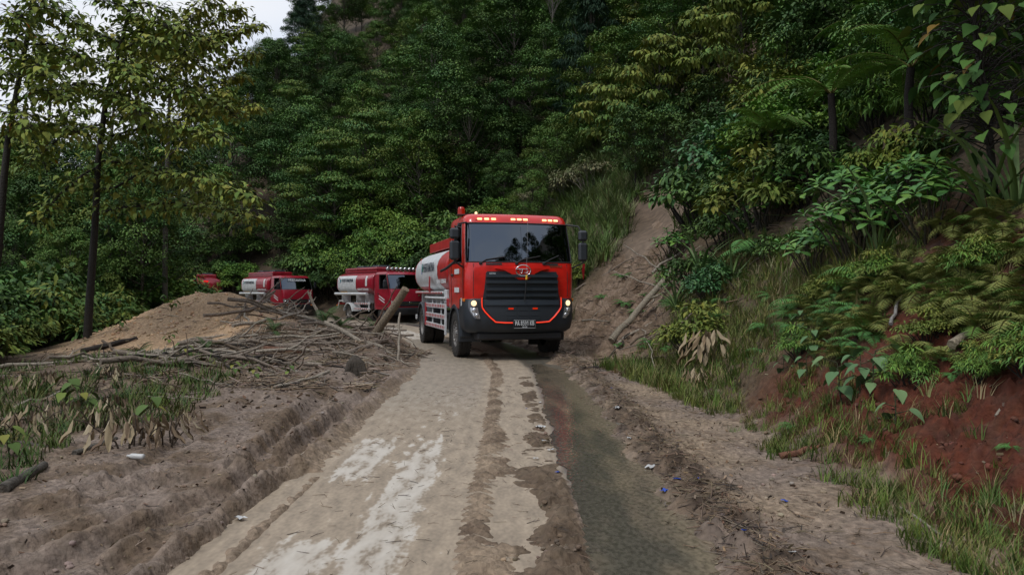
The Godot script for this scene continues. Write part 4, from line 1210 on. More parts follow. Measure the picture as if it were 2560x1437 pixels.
# scatter of many small pieces as one mass
func scatter(called: String, mesh: Mesh, m: Material, xfs: Array, cols: Array, label: String) -> void:
	var mm := MultiMesh.new()
	mm.transform_format = MultiMesh.TRANSFORM_3D
	mm.use_colors = true
	mm.mesh = mesh
	mm.instance_count = xfs.size()
	for k in xfs.size():
		mm.set_instance_transform(k, xfs[k]); mm.set_instance_color(k, cols[k])
	var o := MultiMeshInstance3D.new()
	o.name = numbered(called)
	o.multimesh = mm; o.material_override = m
	add_child(o, true)
	stuff(o, label)
func tuft_mesh(n: int, h: float, spread_: float, wd: float) -> ArrayMesh:
	var b := MB.new()
	for k in n:
		var a := R.randf() * TAU
		var rr := sqrt(R.randf()) * spread_
		var hh := h * R.randf_range(0.45, 1.1)
		var bs := Basis(Vector3.UP, a) * Basis(Vector3.RIGHT, R.randf_range(0.0, 0.55))
		b.put(T.upright, Transform3D(bs.scaled_local(Vector3(wd, hh, hh)), Vector3(cos(a) * rr, -0.03, sin(a) * rr)), Color.WHITE * R.randf_range(0.75, 1.2))
	return b.mesh()
func stick_mesh(l: float, r: float, wob: float, twigs: int, col: Color, sides := 6) -> ArrayMesh:
	var b := MB.new()
	b.col = col
	var p := bent(Vector3(0, 0, -l * 0.5), Vector3(0, 0, l * 0.5), 0.0, 7, wob)
	b.tube(p, taper(7, r, r * 0.55), sides)
	for k in twigs:
		var q: Vector3 = p[R.randi_range(2, 6)]
		var d := (rdir() + Vector3(0, 0.2, 0.8)).normalized()
		var e := q + d * l * R.randf_range(0.12, 0.35)
		b.tube(bent(q, e, 0.0, 3, 0.06), taper(3, r * 0.5, r * 0.15), 5)
	return b.mesh()

# ---------------------------------------------------------------- scene
func _ready() -> void:
	R.seed = 20240611
	NZ.seed = 7; NZ.frequency = 0.05; NZ.noise_type = FastNoiseLite.TYPE_SIMPLEX_SMOOTH; NZ.fractal_octaves = 2
	NC.seed = 3; NC.frequency = 0.05; NC.noise_type = FastNoiseLite.TYPE_CELLULAR; NC.fractal_type = FastNoiseLite.FRACTAL_NONE
	NC.cellular_return_type = FastNoiseLite.RETURN_DISTANCE
	var cam := Camera3D.new()
	cam.name = "camera"
	cam.fov = rad_to_deg(2.0 * atan(718.5 / FOC))
	cam.position = Vector3(0, EYE, 0)
	cam.rotation.x = atan((HZ - 718.5) / FOC)
	cam.far = 800.0
	add_child(cam)
	cam.current = true
	var env := Environment.new()
	env.background_mode = Environment.BG_SKY
	env.sky = Sky.new()
	env.sky.sky_material = cloudy_sky()
	env.tonemap_mode = Environment.TONE_MAPPER_LINEAR
	env.tonemap_exposure = 1.0
	env.sdfgi_enabled = true; env.ssao_enabled = true; env.ssil_enabled = true
	var we := WorldEnvironment.new()
	we.name = "world_environment"
	we.environment = env
	add_child(we)
	var sun := DirectionalLight3D.new()
	sun.name = "sun"
	sun.light_energy = 0.48; sun.light_angular_distance = 12.0; sun.light_color = Color(1.0, 0.985, 0.96); sun.shadow_enabled = true
	sun.rotation_degrees = Vector3(-58, -38, 0)
	add_child(sun)
	materials()
	make_templates()
	print("terrain ", Time.get_ticks_msec())
	build_ground()
	print("trucks ", Time.get_ticks_msec())
	build_main_truck()
	build_driver()
	build_small_tanker("maroon small tanker with a row of round lamps on its cab roof", Vector3(-4.9, 0.0, -36.6), deg_to_rad(38), {"lamp_row": true})
	build_small_tanker("maroon small tanker with white lettering across its windshield", Vector3(-12.9, 0.0, -46.0), deg_to_rad(43), {"screen_text": true})
	build_small_tanker("maroon small tanker seen from behind with glowing red tail lights", Vector3(-23.6, 0.0, -60.2), deg_to_rad(196), {"tail": true})
	print("plants ", Time.get_ticks_msec())
	build_forest()
	print("bank ", Time.get_ticks_msec())
	build_bank()
	print("roadside ", Time.get_ticks_msec())
	build_roadside()
	print("debris ", Time.get_ticks_msec())
	build_debris()
	print("done ", Time.get_ticks_msec())

func cloudy_sky() -> PanoramaSkyMaterial:
	var f := FastNoiseLite.new()
	f.seed = 12; f.frequency = 1.1; f.fractal_octaves = 5
	var im := Image.create(512, 256, false, Image.FORMAT_RGBF)
	for y in 256:
		var el := PI * (0.5 - (y + 0.5) / 256.0)
		for x in 512:
			var az := TAU * (x + 0.5) / 512.0
			var d := Vector3(cos(el) * cos(az), sin(el), cos(el) * sin(az))
			var q := d / maxf(d.y + 0.35, 0.2)
			var n := clampf(f.get_noise_3d(q.x, q.y, q.z) * 1.4 + 0.5, 0.0, 1.0)
			var c := Color(0.66, 0.75, 0.92).lerp(Color(0.95, 0.96, 0.98), n)
			if d.y < 0.0: c = c.lerp(Color(0.35, 0.36, 0.36), smoothstep(0.0, 0.2, -d.y))
			im.set_pixel(x, y, c)
	var m := PanoramaSkyMaterial.new()
	m.panorama = ImageTexture.create_from_image(im)
	return m

func materials() -> void:
	var fine := tone_texture(512, 0.03, 5, 0.62, 1.25, 6)
	var g := mat("soil", Color.WHITE, 0.92, 0.0, true)
	triplanar(g, tone_texture(1024, 0.022, 21, 0.62, 1.05, 6), 0.55)
	g.heightmap_enabled = true
	g.heightmap_texture = ImageTexture.create_from_image(noise_image(1024, 0.03, 44, 6))
	g.heightmap_scale = 2.2
	g.metallic_specular = 0.35
	var hf := mat("hill_soil", Color.WHITE, 0.95, 0.0, true)
	triplanar(hf, tone_texture(512, 0.03, 22, 0.55, 1.0, 5), 0.25)
	mat("leaf", Color.WHITE, 0.6, 0.0, true).backlight = Color(0.34, 0.4, 0.14)
	M.leaf.metallic_specular = 0.22
	mat("leaf_thin", Color.WHITE, 0.6, 0.0, true).backlight = Color(0.62, 0.7, 0.22)
	M.leaf_thin.metallic_specular = 0.2
	mat("leaf_gloss", Color.WHITE, 0.42, 0.0, true).backlight = Color(0.24, 0.3, 0.1)
	M.leaf_gloss.metallic_specular = 0.35
	mat("leaf_dry", Color.WHITE, 0.85, 0.0, true).backlight = Color(0.2, 0.16, 0.1)
	var bk := mat("bark", Color.WHITE, 0.9, 0.0, true)
	triplanar(bk, tone_texture(256, 0.05, 31, 0.5, 1.0, 5), 1.6)
	bk.heightmap_enabled = true
	bk.heightmap_texture = ImageTexture.create_from_image(noise_image(256, 0.06, 45, 4))
	bk.heightmap_scale = 1.2
	mat("litter", Color.WHITE, 0.85, 0.0, true)
	mat("plastic_white", lin(0.5, 0.5, 0.49), 0.4)
	mat("plastic_blue", lin(0.02, 0.07, 0.4), 0.35)
	# vehicles
	var rp := mat("red_paint", lin(0.76, 0.017, 0.010), 0.32)
	rp.clearcoat_enabled = true; rp.clearcoat = 0.6; rp.clearcoat_roughness = 0.08
	var dirt := tone_texture(256, 0.02, 61, 0.8, 1.05, 5)
	triplanar(rp, dirt, 0.5)
	triplanar(mat("red_tank", lin(0.5, 0.02, 0.02), 0.38), dirt, 0.5)
	var mr := mat("maroon", lin(0.38, 0.014, 0.034), 0.32)
	mr.clearcoat_enabled = true; mr.clearcoat = 0.5; mr.clearcoat_roughness = 0.1
	triplanar(mr, dirt, 0.5)
	mat("red_dark", lin(0.36, 0.012, 0.02), 0.5)
	mat("red_reflector", lin(0.4, 0.02, 0.02), 0.4)
	triplanar(mat("white_paint", lin(0.72, 0.74, 0.75), 0.4), dirt, 0.6)
	mat("sticker", lin(0.66, 0.66, 0.66), 0.6)
	mat("navy", lin(0.03, 0.04, 0.06), 0.5)
	mat("logo_red", lin(0.55, 0.02, 0.03), 0.5)
	mat("logo_blue", lin(0.01, 0.09, 0.3), 0.5)
	mat("logo_green", lin(0.02, 0.3, 0.14), 0.5)
	triplanar(mat("bumper", lin(0.026, 0.033, 0.042), 0.48), dirt, 1.0)
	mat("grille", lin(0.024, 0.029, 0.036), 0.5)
	mat("grille_bar", lin(0.028, 0.036, 0.046), 0.4)
	mat("mudguard", lin(0.06, 0.065, 0.075), 0.5)
	mat("mirror_housing", lin(0.03, 0.034, 0.04), 0.45)
	mat("black_trim", lin(0.02, 0.02, 0.022), 0.55)
	mat("plate_black", lin(0.01, 0.01, 0.012), 0.5)
	mat("cloth_grey", lin(0.05, 0.05, 0.055), 0.9)
	triplanar(mat("tyre", lin(0.03, 0.027, 0.024), 0.85), tone_texture(256, 0.03, 63, 0.6, 1.2, 5), 1.2)
	mat("rim", lin(0.2, 0.19, 0.18), 0.55, 0.3)
	mat("chrome", lin(0.75, 0.75, 0.76), 0.18, 1.0)
	mat("steel", lin(0.4, 0.4, 0.4), 0.4, 0.8)
	mat("yellow", lin(0.75, 0.42, 0.03), 0.5)
	mat("shirt", lin(0.03, 0.035, 0.05), 0.9)
	mat("skin", lin(0.3, 0.17, 0.11), 0.6)
	mat("hair", lin(0.01, 0.009, 0.008), 0.7)
	var gl := mat("dark_glass", Color(lin(0.105, 0.12, 0.14), 0.9), 0.02, 1.0)
	gl.transparency = BaseMaterial3D.TRANSPARENCY_ALPHA
	gl.metallic_specular = 1.0
	mat("amber_lens", lin(0.6, 0.16, 0.01), 0.25)
	mat("lamp_housing", lin(0.12, 0.12, 0.13), 0.15, 0.6)
	mat("lamp_chrome", lin(0.6, 0.61, 0.63), 0.15, 0.8)
	mat("lamp_glass", lin(0.6, 0.62, 0.65), 0.08, 0.7)
	for q in [["lamp_lit", Color(1.0, 0.86, 0.66), 1.6], ["marker_lamp", Color(1.0, 0.8, 0.55), 2.4], ["strip_light", Color(1.0, 0.25, 0.12), 1.05], ["orange_lamp", Color(1.0, 0.2, 0.02), 0.45], ["tail_lamp", Color(1.0, 0.03, 0.03), 0.9], ["beacon", Color(1.0, 0.16, 0.03), 0.12]]:
		var m := mat(q[0], q[1] * Color(0.5, 0.5, 0.5), 0.3)
		m.emission_enabled = true; m.emission = q[1]; m.emission_energy_multiplier = q[2]

func centre_x(d: float) -> Vector3:
	# x of the road's middle at depth d and the unit vector across it (x, d)
	for i in ROAD.size() - 1:
		var a: Vector2 = ROAD[i]
		var b: Vector2 = ROAD[i + 1]
		if d <= b.y or i == ROAD.size() - 2:
			var f := clampf((d - a.y) / (b.y - a.y), 0.0, 1.0)
			var t := (b - a).normalized()
			return Vector3(lerpf(a.x, b.x, f), t.y, -t.x)
	return Vector3.ZERO
func build_ground() -> void:
	struct(patch("hillside", -130.0, 110.0, -45.0, 150.0, 1.5, false, Rect2(-10.0, 3.6, 15.0, 21.0), M.hill_soil), "steep forested hillside and valley floor around the road")
	struct(patch("muddy_ground", -6.5, 6.2, 2.2, 9.06, 0.03, true, Rect2(), M.soil), "churned brown mud, ruts and red soil beside the road")
	struct(patch("muddy_ground", -11.6, 7.0, 9.0, 26.5, 0.065, true, Rect2(), M.soil), "landslide soil and mud heaps on both sides of the road")
	# road: a flat sheet; where the mud is thin it shows
	var W := 448
	var H := 1792
	var col := PackedByteArray()
	var rgh := PackedByteArray()
	col.resize(W * H * 3); rgh.resize(W * H)
	var fn := FastNoiseLite.new()
	fn.seed = 77; fn.frequency = 1.0; fn.fractal_octaves = 4
	for j in H:
		var d := 24.0 * (j + 0.5) / H
		for i in W:
			var x := -1.95 + 3.25 * (i + 0.5) / W
			var n1 := fn.get_noise_2d(x * 7.0, d * 2.0)
			var n2 := fn.get_noise_2d(x * 28.0 + 40.0, d * 14.0)
			var k := 0.86 + 0.28 * n1 + 0.22 * n2
			var r := 0.37 * k
			var g := 0.295 * k
			var b := 0.215 * k
			var ro := 0.88
			var wet := smoothstep(8.5, 11.5, d + n1 * 2.0) * smoothstep(-0.35, -0.55, x)
			r = lerpf(r, 0.35 * k, wet); g = lerpf(g, 0.29 * k, wet); b = lerpf(b, 0.22 * k, wet)
			ro = lerpf(ro, 0.5, wet)
			# worn white paint that shows through the mud film
			var st := 1.0 - smoothstep(0.06, 0.31, absf(x + 0.80 + 0.05 * n1))
			var pm := st * smoothstep(8.8, 6.5, d) + 0.35 * st * smoothstep(0.25, 0.5, n1) * smoothstep(12.0, 9.0, d)
			pm = maxf(pm, 0.95 * (1.0 - smoothstep(0.1, 0.3, absf(x + 1.32))) * smoothstep(5.6, 6.4, d) * smoothstep(8.3, 7.3, d))
			pm = maxf(pm, (1.0 - smoothstep(0.1, 0.34, absf(x + 1.22))) * smoothstep(4.9, 4.3, d))
			pm = smoothstep(0.36, 0.8, pm + 0.75 * n1 + 0.3 * n2 - 0.12)
			var pk := pm * clampf(0.6 + 0.45 * n1, 0.0, 0.8)
			r = lerpf(r, 0.57, pk); g = lerpf(g, 0.53, pk); b = lerpf(b, 0.47, pk)
			# wet asphalt in the other wheel track, silt along its edge
			var asph := smoothstep(0.36, 0.5, x + n1 * 0.07) * smoothstep(0.0, 0.5, 1.0)
			var sp := fn.get_noise_2d(x * 95.0, d * 95.0)
			var ak := 1.0 + 1.1 * maxf(sp, 0.0) + 0.4 * n2
			var silt := clampf(smoothstep(0.1, 0.5, n1 + 0.12) * 0.5 + smoothstep(0.85, 1.15, x + n1 * 0.12) * 0.75 + smoothstep(8.0, 13.0, d) * 0.45, 0.0, 0.75)
			var stain := smoothstep(0.75, 0.45, absf(x - 0.52) * 5.0 + absf(d - 9.5) * 0.12 + n2)
			var ar := lerpf(0.05 * ak, 0.17, silt)
			var ag := lerpf(0.05 * ak, 0.145, silt)
			var ab := lerpf(0.05 * ak, 0.105, silt)
			ar = lerpf(ar, 0.16, stain * 0.5); ag = lerpf(ag, 0.075, stain * 0.5); ab = lerpf(ab, 0.055, stain * 0.5)
			r = lerpf(r, ar, asph); g = lerpf(g, ag, asph); b = lerpf(b, ab, asph)
			ro = lerpf(ro, 0.38, asph)
			var q := (j * W + i) * 3
			col[q] = int(255.0 * pow(clampf(r, 0.0, 1.0), 0.4545)); col[q + 1] = int(255.0 * pow(clampf(g, 0.0, 1.0), 0.4545)); col[q + 2] = int(255.0 * pow(clampf(b, 0.0, 1.0), 0.4545))
			rgh[j * W + i] = int(ro * 255.0)
	var m := mat("road_film", Color.WHITE, 1.0)
	m.albedo_texture = ImageTexture.create_from_image(Image.create_from_data(W, H, false, Image.FORMAT_RGB8, col))
	m.roughness_texture = ImageTexture.create_from_image(Image.create_from_data(W, H, false, Image.FORMAT_L8, rgh))
	var st2 := SurfaceTool.new()
	st2.begin(Mesh.PRIMITIVE_TRIANGLES)
	var rows := []
	var d := -6.0
	while d < 61.0:
		rows.append(d)
		d += 0.25 if d < 30.0 else 0.6
	for k in rows.size():
		var c := centre_x(rows[k])
		for i in 9:
			var u := i / 8.0
			var o := -1.95 + 3.25 * u + 0.3
			st2.set_normal(Vector3.UP); st2.set_uv(Vector2(u, rows[k] / 24.0))
			st2.add_vertex(Vector3(c.x + c.y * o, 0.0, -(rows[k] + c.z * o)))
	for k in rows.size() - 1:
		for i in 8:
			var a := k * 9 + i
			for q in [a, a + 9, a + 1, a + 1, a + 9, a + 10]: st2.add_index(q)
	struct(obj("road", st2.commit(), m), "mud-covered narrow asphalt road with worn white paint")
	# shallow running water in the wheel track by the bank
	var b2 := MB.new()
	var P := []
	d = 2.2
	while d < 15.6:
		var e := smoothstep(15.6, 13.5, d)
		var l := 0.42 + 0.11 * fn.get_noise_2d(d * 1.1, 3.0) + 0.05 * fn.get_noise_2d(d * 4.0, 9.0) - 0.05 * (1.0 - e)
		var r2 := lerpf(0.62, 1.2 + 0.08 * fn.get_noise_2d(d * 1.3, 30.0), e)
		var row := PackedVector3Array()
		for i in 13: row.append(Vector3(lerpf(l, r2, i / 12.0), 0.007, -d))
		P.append(row)
		d += 0.1
	b2.grid(P, Vector3.UP)
	for k in b2.v.size():
		var p := b2.v[k]
		var murk := clampf(0.02 + 0.32 * smoothstep(0.7, 1.1, p.x + 0.1 * fn.get_noise_2d(p.x * 5.0, p.z)) + 0.42 * fn.get_noise_2d(p.x * 3.0 + 7.0, p.z * 0.7) + 0.3 * smoothstep(-7.5, -12.0, p.z), 0.04, 0.7)
		b2.c[k] = Color(0.055, 0.056, 0.053).lerp(Color(0.23, 0.185, 0.13), clampf(murk * 2.0 + 0.22, 0.0, 1.0))
	var wm := mat("water", Color.WHITE, 0.045, 0.0, true)
	triplanar(wm, tone_texture(512, 0.03, 95, 0.72, 1.12, 5), 0.9)
	wm.metallic_specular = 0.5
	wm.normal_enabled = true
	var wn := noise_image(512, 0.022, 93, 3)
	wn.bump_map_to_normal_map(4.0)
	wm.normal_texture = ImageTexture.create_from_image(wn)
	wm.normal_scale = 0.3
	wm.uv1_scale = Vector3(1.4, 1.4, 0.8)
	struct(obj("water", b2.mesh(), wm), "shallow murky water running over the wet asphalt wheel track")

var DARK := [Color(0.048, 0.09, 0.03), Color(0.058, 0.105, 0.036), Color(0.07, 0.115, 0.032)]
var MID := [Color(0.1, 0.185, 0.048), Color(0.122, 0.2, 0.054), Color(0.085, 0.168, 0.06)]
var FRESH := [Color(0.12, 0.225, 0.042), Color(0.155, 0.24, 0.048), Color(0.1, 0.195, 0.048)]
var OLIVE := [Color(0.15, 0.185, 0.04), Color(0.13, 0.175, 0.042), Color(0.18, 0.2, 0.045)]
var BLUE := [Color(0.034, 0.068, 0.042), Color(0.042, 0.078, 0.046)]
var PALE := Color(0.3, 0.27, 0.22)
var GREYBARK := Color(0.13, 0.11, 0.085)
var DARKBARK := Color(0.045, 0.038, 0.03)

func proto(o: Node3D) -> Node3D:
	remove_child(o)
	used[String(o.get_meta("stem"))] = used.get(String(o.get_meta("stem")), 0)
	return o
func place_words(x: float, d: float, s: float, y: float) -> String:
	if s < 0.0: return "on the valley side of the road"
	var e := s - bank_edge(d)
	if seg_dist(x, d, Vector2(1.3, 19.0), Vector2(12.5, 39.0)) < 6.5: return "beside the bare landslide strip"
	if e < 10.0: return "at the foot of the forested slope"
	if y > 17.0: return "high on the forested slope"
	return "halfway up the forested slope"
func build_forest() -> void:
	var g := "trees of the forest on the hillside"
	var kinds := []
	for k in 2:
		kinds.append(proto(make_tree("broadleaf_tree", "rounded dark green broadleaf tree in the hillside forest", {"h": 9.5, "r": 3.0, "cb": 0.34, "n": 40, "cr": 0.95, "leaves": 480, "size": 0.165, "tp": T.small, "cols": DARK + [MID[0]] if k == 0 else MID + [DARK[0]], "bark": GREYBARK}, g)))
	for k in 2:
		kinds.append(proto(make_tree("leafy_tree", "mid green tree with soft billowing crown in the hillside forest", {"h": 8.0, "r": 2.9, "cb": 0.28, "n": 42, "cr": 0.8, "leaves": 480, "size": 0.15, "tp": T.small, "cols": [MID[0], MID[2], DARK[2]] if k == 0 else [FRESH[2], MID[1], OLIVE[1]], "bark": GREYBARK, "flat": 0.8}, g)))
	kinds.append(proto(make_tree("slender_tree", "tall slender tree with thin pale trunk in the hillside forest", {"h": 12.0, "r": 2.1, "cb": 0.66, "n": 22, "cr": 0.85, "leaves": 420, "size": 0.16, "tp": T.small, "cols": MID + DARK, "bark": PALE, "tr": 0.1, "lean": 0.1}, g)))
	kinds.append(proto(make_tree("feathery_tree", "feathery blue-green needle-leaved tree in the hillside forest", {"h": 11.0, "r": 2.2, "cb": 0.2, "n": 44, "cr": 0.8, "leaves": 300, "size": 0.42, "tp": T.needle, "cols": BLUE, "bark": GREYBARK, "droop": 0.6, "shape": 0.7}, g)))
	kinds.append(proto(make_tree("layered_tree", "olive green tree with flat layered boughs in the hillside forest", {"h": 9.0, "r": 3.0, "cb": 0.3, "n": 36, "cr": 1.0, "leaves": 440, "size": 0.16, "tp": T.small, "cols": MID + [OLIVE[1]], "bark": GREYBARK, "flat": 0.36, "droop": 0.5}, g)))
	var count := 0
	var sp := 3.45
	var d := 25.0
	while d < 105.0:
		var half := 0.71 * d + 4.0
		var x := -half
		while x < half:
			var px := x + R.randf_range(-1.5, 1.5)
			var pd := d + R.randf_range(-1.5, 1.5)
			x += sp * (1.0 + d * 0.006)
			var s := across(px, pd)
			if s < 0.0:
				if s > -4.2 or R.randf() < 0.2: continue
			elif s - bank_edge(pd) < (1.6 if pd > 44.0 else 4.5) or scar(px, pd) > 0.15: continue
			if s > 0.0 and pd < 34.0 and px > -2.0 and s - bank_edge(pd) < 9.0: continue
			if s < 0.0 and (pd < 29.0 or (px / pd > -0.47 and pd < 62.0)): continue
			var y := ground(px, pd)
			var py := HZ - (y - EYE) / pd * FOC
			if py < -330.0: continue
			if s < 0.0 and pd > 75.0: continue
			var q: float = NZ.get_noise_2d(px * 2.0, pd * 2.0) * 2.2 + R.randf_range(-0.8, 0.8)
			var ki := clampi(int((q + 1.2) / 2.4 * 7.0), 0, 6)
			if R.randf() < 0.35: ki = R.randi_range(0, 3)
			var sc := R.randf_range(0.6, 1.15) * (0.8 if s < 0.0 else 1.0)
			if s > 0.0: sc *= lerpf(0.5, 1.0, smoothstep(3.0, 12.0, s - bank_edge(pd))) if pd < 44.0 else 1.0
			if px < -24.0: sc *= lerpf(1.0, 0.72, smoothstep(-24.0, -40.0, px))
			var tr := copy_of(kinds[ki], Vector3(px, y - 0.2, -pd), R.randf() * TAU, sc)
			tr.set_meta("label", ("low " if sc < 0.72 else ("tall " if sc > 1.0 else "")) + ["rounded dark green broadleaf tree", "rounded green broadleaf tree with open boughs", "mid green tree with soft billowing crown", "light green tree with ragged crown", "slender tree with thin pale trunk", "feathery blue-green needle-leaved tree", "olive green tree with flat layered boughs"][ki] + " " + place_words(px, pd, s, y))
			count += 1
		d += sp * 0.9 * (1.0 + d * 0.005)
	# slender pale stems that stand clear of the foliage, and the trees of the valley side
	for q in [[1375, 350, 0.62], [1420, 345, 0.55], [1240, 330, 0.7], [1180, 330, 0.6], [980, 520, 0.6], [1030, 330, 0.75], [1100, 450, 0.5], [900, 420, 0.7], [1500, 260, 0.7], [820, 450, 0.75], [1300, 250, 0.8]]:
		var p := spot(q[0], q[1], 20.0)
		copy_of(kinds[4], p - Vector3(0, 0.2, 0), R.randf() * TAU, q[2]).set_meta("label", "slender tree with bare pale stem " + place_words(p.x, -p.z, across(p.x, -p.z), p.y))
	for q in [[-12.6, 25.5, 0.45], [-14.5, 27.0, 0.62], [-16.5, 26.0, 0.5], [-18.8, 28.5, 0.7], [-14.0, 30.5, 0.7], [-16.2, 32.0, 0.6], [-20.5, 32.0, 0.75], [-18.0, 35.0, 0.7], [-23.5, 34.0, 0.7], [-22.0, 39.0, 0.75], [-26.5, 38.5, 0.8], [-19.6, 41.0, 0.65], [-25.0, 44.0, 0.85], [-30.0, 43.0, 0.8], [-17.5, 29.5, 0.4], [-13.2, 22.5, 0.35], [-15.6, 23.4, 0.4], [-21.6, 30.0, 0.5], [-24.6, 36.0, 0.8], [-28.5, 40.0, 0.9], [-32.0, 44.0, 0.95], [-29.0, 47.0, 0.9], [-34.0, 48.0, 1.0], [-27.0, 33.5, 0.6]]:
		var ki := R.randi() % 4
		copy_of(kinds[ki], on(q[0], q[1], -0.2), R.randf() * TAU, q[2] * 1.25).set_meta("label", ["rounded dark green broadleaf tree", "open-boughed green broadleaf tree", "soft-crowned mid green tree", "ragged light green tree"][ki] + " behind the thin olive trees on the valley side")
	# trees beside and behind the camera, which the windshields mirror
	for q in [[7.5, -3.0, 0], [9.0, -9.0, 2], [12.0, -6.0, 1], [8.5, -15.0, 3], [13.0, -16.0, 0], [16.0, -10.0, 4], [10.0, -22.0, 2], [17.0, -24.0, 1], [-10.0, -26.0, 3], [-14.0, -20.0, 0], [14.0, 1.0, 3], [6.5, -27.0, 0]]:
		copy_of(kinds[q[2]], on(q[0], q[1], -0.2), q[0] * 3.0, 0.85)
	# low growth that closes the forest floor
	var g2 := "undergrowth bushes on the hillside"
	var bs := []
	for c in [["round_bush", "dense dark green bush in the hillside undergrowth", DARK, T.small, 0.13], ["fresh_bush", "fresh light green bush in the hillside undergrowth", FRESH, T.small, 0.13], ["broad_bush", "mid green broad-leaved bush in the hillside undergrowth", MID, T.oval, 0.17]]:
		bs.append(proto(make_bush(c[0], c[1], {"h": 1.9, "r": 1.3, "n": 13, "cr": 0.5, "leaves": 260, "size": c[4], "tp": c[3], "cols": c[2], "bark": GREYBARK}, g2)))
	d = 15.0
	while d < 62.0:
		var half := 0.70 * d + 2.0
		var x := -half
		while x < half:
			var px := x + R.randf_range(-0.9, 0.9)
			var pd := d + R.randf_range(-0.9, 0.9)
			x += 2.5 * (1.0 + d * 0.008)
			var s := across(px, pd)
			var e := s - bank_edge(pd)
			if s > 0.0:
				if e < (1.4 if pd > 44.0 else 2.8) or scar(px, pd) > 0.12 or e > 24.0: continue
				if pd < 17.0: continue
				if px > -5.5 and px < 6.5 and pd < 41.0 and e < 8.5: continue
			elif s > -5.2 or (pd < 23.5 and px > -10.8) or (px / pd > -0.47 and pd < 60.0): continue
			var y := ground(px, pd)
			if HZ - (y - EYE) / pd * FOC < -150.0: continue
			var ki := 0 if R.randf() < 0.5 else (2 if R.randf() < 0.65 else 1)
			var bu := copy_of(bs[ki], Vector3(px, y - 0.1, -pd), R.randf() * TAU, R.randf_range(0.7, 1.5) * (0.8 if pd < 24.0 else 1.15))
			bu.set_meta("label", ["dense dark green bush", "fresh light green bush", "mid green broad-leaved bush"][ki] + " in the undergrowth " + place_words(px, pd, s, y))
		d += 2.1 * (1.0 + d * 0.005)
	# a hedge of growth along the foot of the slope behind the waiting tankers
	for i in range(6, 11):
		for k in 7:
			var c: Vector2 = ROAD[i].lerp(ROAD[i + 1], k / 7.0)
			var tn: Vector2 = (ROAD[i + 1] - ROAD[i]).normalized()
			var o := R.randf_range(3.3, 5.4)
			var px: float = c.x + tn.y * o
			var pd: float = c.y - tn.x * o
			var ki := R.randi() % 3
			if ki == 1 and R.randf() < 0.6: ki = 0
			copy_of(bs[ki], on(px, pd, -0.1), R.randf() * TAU, R.randf_range(0.8, 1.5)).set_meta("label", ["dense dark green bush", "fresh light green bush", "mid green broad-leaved bush"][ki] + " at the foot of the slope behind the small tankers")
	# the bright bushes by the bend, behind the second and third tankers
	var g3 := "bright bushes at the road bend"
	var fb := proto(make_bush("bend_bush", "bright light green leafy bush behind the tankers at the bend", {"h": 3.4, "r": 2.2, "n": 22, "cr": 0.8, "leaves": 330, "size": 0.15, "tp": T.small, "cols": FRESH, "bark": PALE, "droop": 0.45}, g3))
	for q in [[-5.2, 42.5, 1.0], [-6.9, 45.2, 1.15], [-9.6, 47.8, 1.0], [-2.4, 40.0, 0.75], [-9.0, 51.0, 1.35], [-12.6, 52.4, 1.0]]:
		copy_of(fb, on(q[0], q[1], -0.15), q[0], q[2])
	print("trees ", count)

var YOUNG := [Color(0.13, 0.17, 0.03), Color(0.16, 0.18, 0.035), Color(0.11, 0.16, 0.035)]
var LACY := [Color(0.15, 0.225, 0.045), Color(0.2, 0.24, 0.05), Color(0.11, 0.195, 0.045), Color(0.19, 0.21, 0.06)]
func make_reed(called: String, label: String, n: int, l: float, meshes: Array, group: String) -> Node3D:
	var t := thing(called, label, "grass plant", Vector3(0, -500, 0), 0.0, group)
	t.set_meta("stem", called)
	for k in n:
		var o := obj("blade", pick(meshes), M.leaf, t)
		var a := k * 2.39996 + R.randf_range(-0.3, 0.3)
		var s := l * R.randf_range(0.6, 1.15)
		o.transform = Transform3D((Basis(Vector3.UP, a) * Basis(Vector3.RIGHT, -R.randf_range(0.55, 1.35))).scaled_local(Vector3(s * 1.1, s, s)), Vector3(cos(a) * 0.05, -0.05, sin(a) * 0.05))
	return t
func make_heart_plant(called: String, label: String, h: float, n: int, size: float, meshes: Array, group: String) -> Node3D:
	var t := thing(called, label, "plant", Vector3(0, -500, 0), 0.0, group)
	t.set_meta("stem", called)
	var b := MB.new()
	b.col = Color(0.09, 0.1, 0.04)
	var p := bent(Vector3(0, -0.1, 0), Vector3(R.randf_range(-0.1, 0.1), h, R.randf_range(-0.1, 0.1)), 0.0, 5, 0.02)
	b.tube(p, taper(5, 0.009, 0.005), 5)
	for k in n:
		var f := lerpf(0.45, 1.0, float(k) / maxf(n - 1, 1)) * 4.99
		var o: Vector3 = p[int(f)].lerp(p[int(f) + 1], f - floor(f))
		var a := k * 2.39996 + R.randf_range(-0.3, 0.3)
		var e := o + Vector3(cos(a), 0.35, sin(a)) * size * R.randf_range(0.5, 1.0)
		b.tube([o, e], [0.005, 0.003], 4, false)
		var lf := obj("leaf", pick(meshes), M.leaf, t)
		lf.transform = Transform3D(facing(Vector3(cos(a), -0.55, sin(a)), Vector3(0, 1, 0) + rdir() * 0.2).scaled(Vector3.ONE * size * R.randf_range(0.7, 1.15)), e)
	obj("stem", b.mesh(), M.bark, t)
	return t
